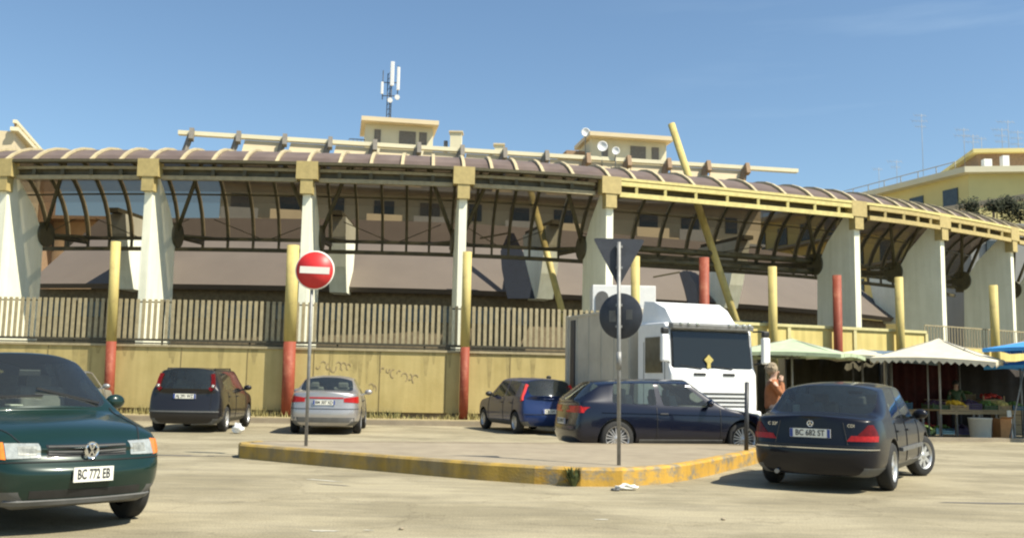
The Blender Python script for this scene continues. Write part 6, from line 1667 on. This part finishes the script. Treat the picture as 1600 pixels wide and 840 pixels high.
# ------------------------------------------------------------------ weeds, litter, road marks
def weed(c, rad, n, lab, m_=M['leaf'], name='weed', group=None, size=.05):
    t = empty(name, c, label=lab, cat='weed', group=group)
    b = MB(); rr = random.Random(int(c[0] * 100))
    for _ in range(n):
        a_ = rr.uniform(0, 2 * math.pi); l_ = rr.uniform(.4, 1); d = Vector((math.cos(a_) * rad[0] * l_, math.sin(a_) * rad[1] * l_, 0)); h_ = rad[2] * rr.uniform(.4, 1.1)
        p0 = d * .2; p1 = d * .7 + Vector((0, 0, h_ * .8)); p2 = d + Vector((0, 0, h_)); s2 = Vector((-math.sin(a_), math.cos(a_), 0)) * size * rr.uniform(.5, 1)
        b.add([p0 - s2 * .3, p0 + s2 * .3, p1 + s2, p1 - s2], [(0, 1, 2, 3)]); b.add([p1 - s2, p1 + s2, p2], [(0, 1, 2)])
    b.build('leaves', m_, t); return t
w0 = gnd(896, 759)
weed((w0.x, w0.y - .03, 0), (.17, .12, .24), 90, 'dark green weed growing at the foot of the yellow kerb', size=.02)
# dry grass along the foot of the wall
b = MB(); rr = random.Random(2)
for _ in range(5200):
    i = rr.randrange(4, 64); f_ = rr.random(); p = WS[i].lerp(WS[i + 1], f_) + normal_at(WS, i) * (-.03 - abs(rr.gauss(0, .28)))
    dens = math.sin(i * 1.3) * .5 + .5
    if rr.random() > .25 + dens: continue
    h_ = rr.uniform(.05, .26) * (.6 + dens * .7); a_ = rr.uniform(0, 6.28); d = Vector((math.cos(a_), math.sin(a_), 0)) * .02; ln = Vector((rr.gauss(0, .05), rr.gauss(0, .05), h_))
    c0 = Vector((p.x, p.y, .158)); b.add([c0 - d, c0 + d, c0 + ln], [(0, 1, 2)])
tag(b.build('verge_grass', M['dry']), kind='stuff')
b = MB()
for _ in range(2600):
    i = rr.randrange(6, 60); f_ = rr.random(); dens = math.sin(i * .9 + 1)
    if dens < .1: continue
    p = WS[i].lerp(WS[i + 1], f_) + normal_at(WS, i) * (-.02 - abs(rr.gauss(0, .1)))
    h_ = rr.uniform(.08, .3) * dens; a_ = rr.uniform(0, 6.28); d = Vector((math.cos(a_), math.sin(a_), 0)) * .03; c0 = Vector((p.x, p.y, .158)); b.add([c0 - d, c0 + d, c0 + Vector((rr.gauss(0, .05), rr.gauss(0, .05), h_))], [(0, 1, 2)])
tag(b.build('verge_weeds', M['leaf']), kind='stuff')
def rag(px, py, sx, sy, sz, m_, lab, name, cat, seed):
    p = gnd(px, py); t = empty(name, p, label=lab, cat=cat); rr = random.Random(seed); b = MB(); n, m2 = 12, 7; vs = []
    for i in range(m2 + 1):
        th = math.pi * i / m2
        for k in range(n):
            a_ = 2 * math.pi * k / n; q = 1 + rr.uniform(-.28, .28); vs.append(Vector((math.sin(th) * math.cos(a_) * sx * q, math.sin(th) * math.sin(a_) * sy * q, max(0.003, (math.cos(th) * .5 + .5) * sz * q))))
    b.add(vs, [(i * n + k, i * n + (k + 1) % n, (i + 1) * n + (k + 1) % n, (i + 1) * n + k) for i in range(m2) for k in range(n)]); b.build('crumpled_sheet', m_, t); return t
rag(371, 677, .14, .12, .22, M['white'], 'white plastic bag by the wheel of the charcoal estate', 'plastic_bag', 'bag', 1)
rag(978, 765, .14, .06, .07, M['sign_white'], 'scrap of white rubbish at the kerb below the sign post', 'litter', 'litter', 2)
rag(962, 766, .06, .05, .03, M['grey_plastic'], 'small dark scrap beside the white rubbish at the kerb', 'litter', 'litter', 3)
b0 = gnd(1092, 752); b1 = gnd(1060, 756)
# faint remains of a road line and pale scuffs
def scuff(px, py, l_, w_, ang_, seed):
    p = gnd(px, py); rr = random.Random(seed); b = MB(); n = 16; vs = []
    for k in range(n):
        a_ = 2 * math.pi * k / n; q = rr.uniform(.55, 1.1); x = math.cos(a_) * l_ * q; y = math.sin(a_) * w_ * q
        vs.append((p.x + x * math.cos(ang_) - y * math.sin(ang_), p.y + x * math.sin(ang_) + y * math.cos(ang_), .004))
    b.add(vs, [tuple(range(n))]); return b
faded = mat('faded_road_paint', (0.48, 0.45, 0.36), .85, var=.2, scale=14)
for i_, (px, py, l_, w_, a_) in enumerate(((505, 750, .34, .05, -.5), (505, 829, .16, .05, 0), (575, 828, .05, .025, 0), (940, 811, .10, .04, 0))):
    tag(scuff(px, py, l_, w_, a_, i_).build('road_paint_remains', faded), kind='structure')
tar = mat('tar_patch', (0.13, 0.12, 0.11), .8, var=.25, scale=6)
for i_, (px, py, l_, w_, a_) in enumerate(((520, 757, .28, .03, -.4), (1560, 786, .9, .07, .05), (270, 711, .7, .10, 0), (350, 712, .5, .06, 0), (780, 718, .6, .08, -.1))):
    if i_ == 4: continue
    tag(scuff(px, py, l_, w_, a_, i_ + 20).build('tar_patch', tar), kind='structure')
for px, py, lb in ((627, 827, 'pale loose stone on the road in front of the island'), (1130, 812, 'loose stone on the road in front of the saloon')):
    p = gnd(px, py); o_ = MB().sphere((0, 0, .012), .02, (1.3, 1, .7), 7, 5); t = empty('pebble', p, label=lb, cat='stone'); o_.build('stone', M['concrete_top'], t)
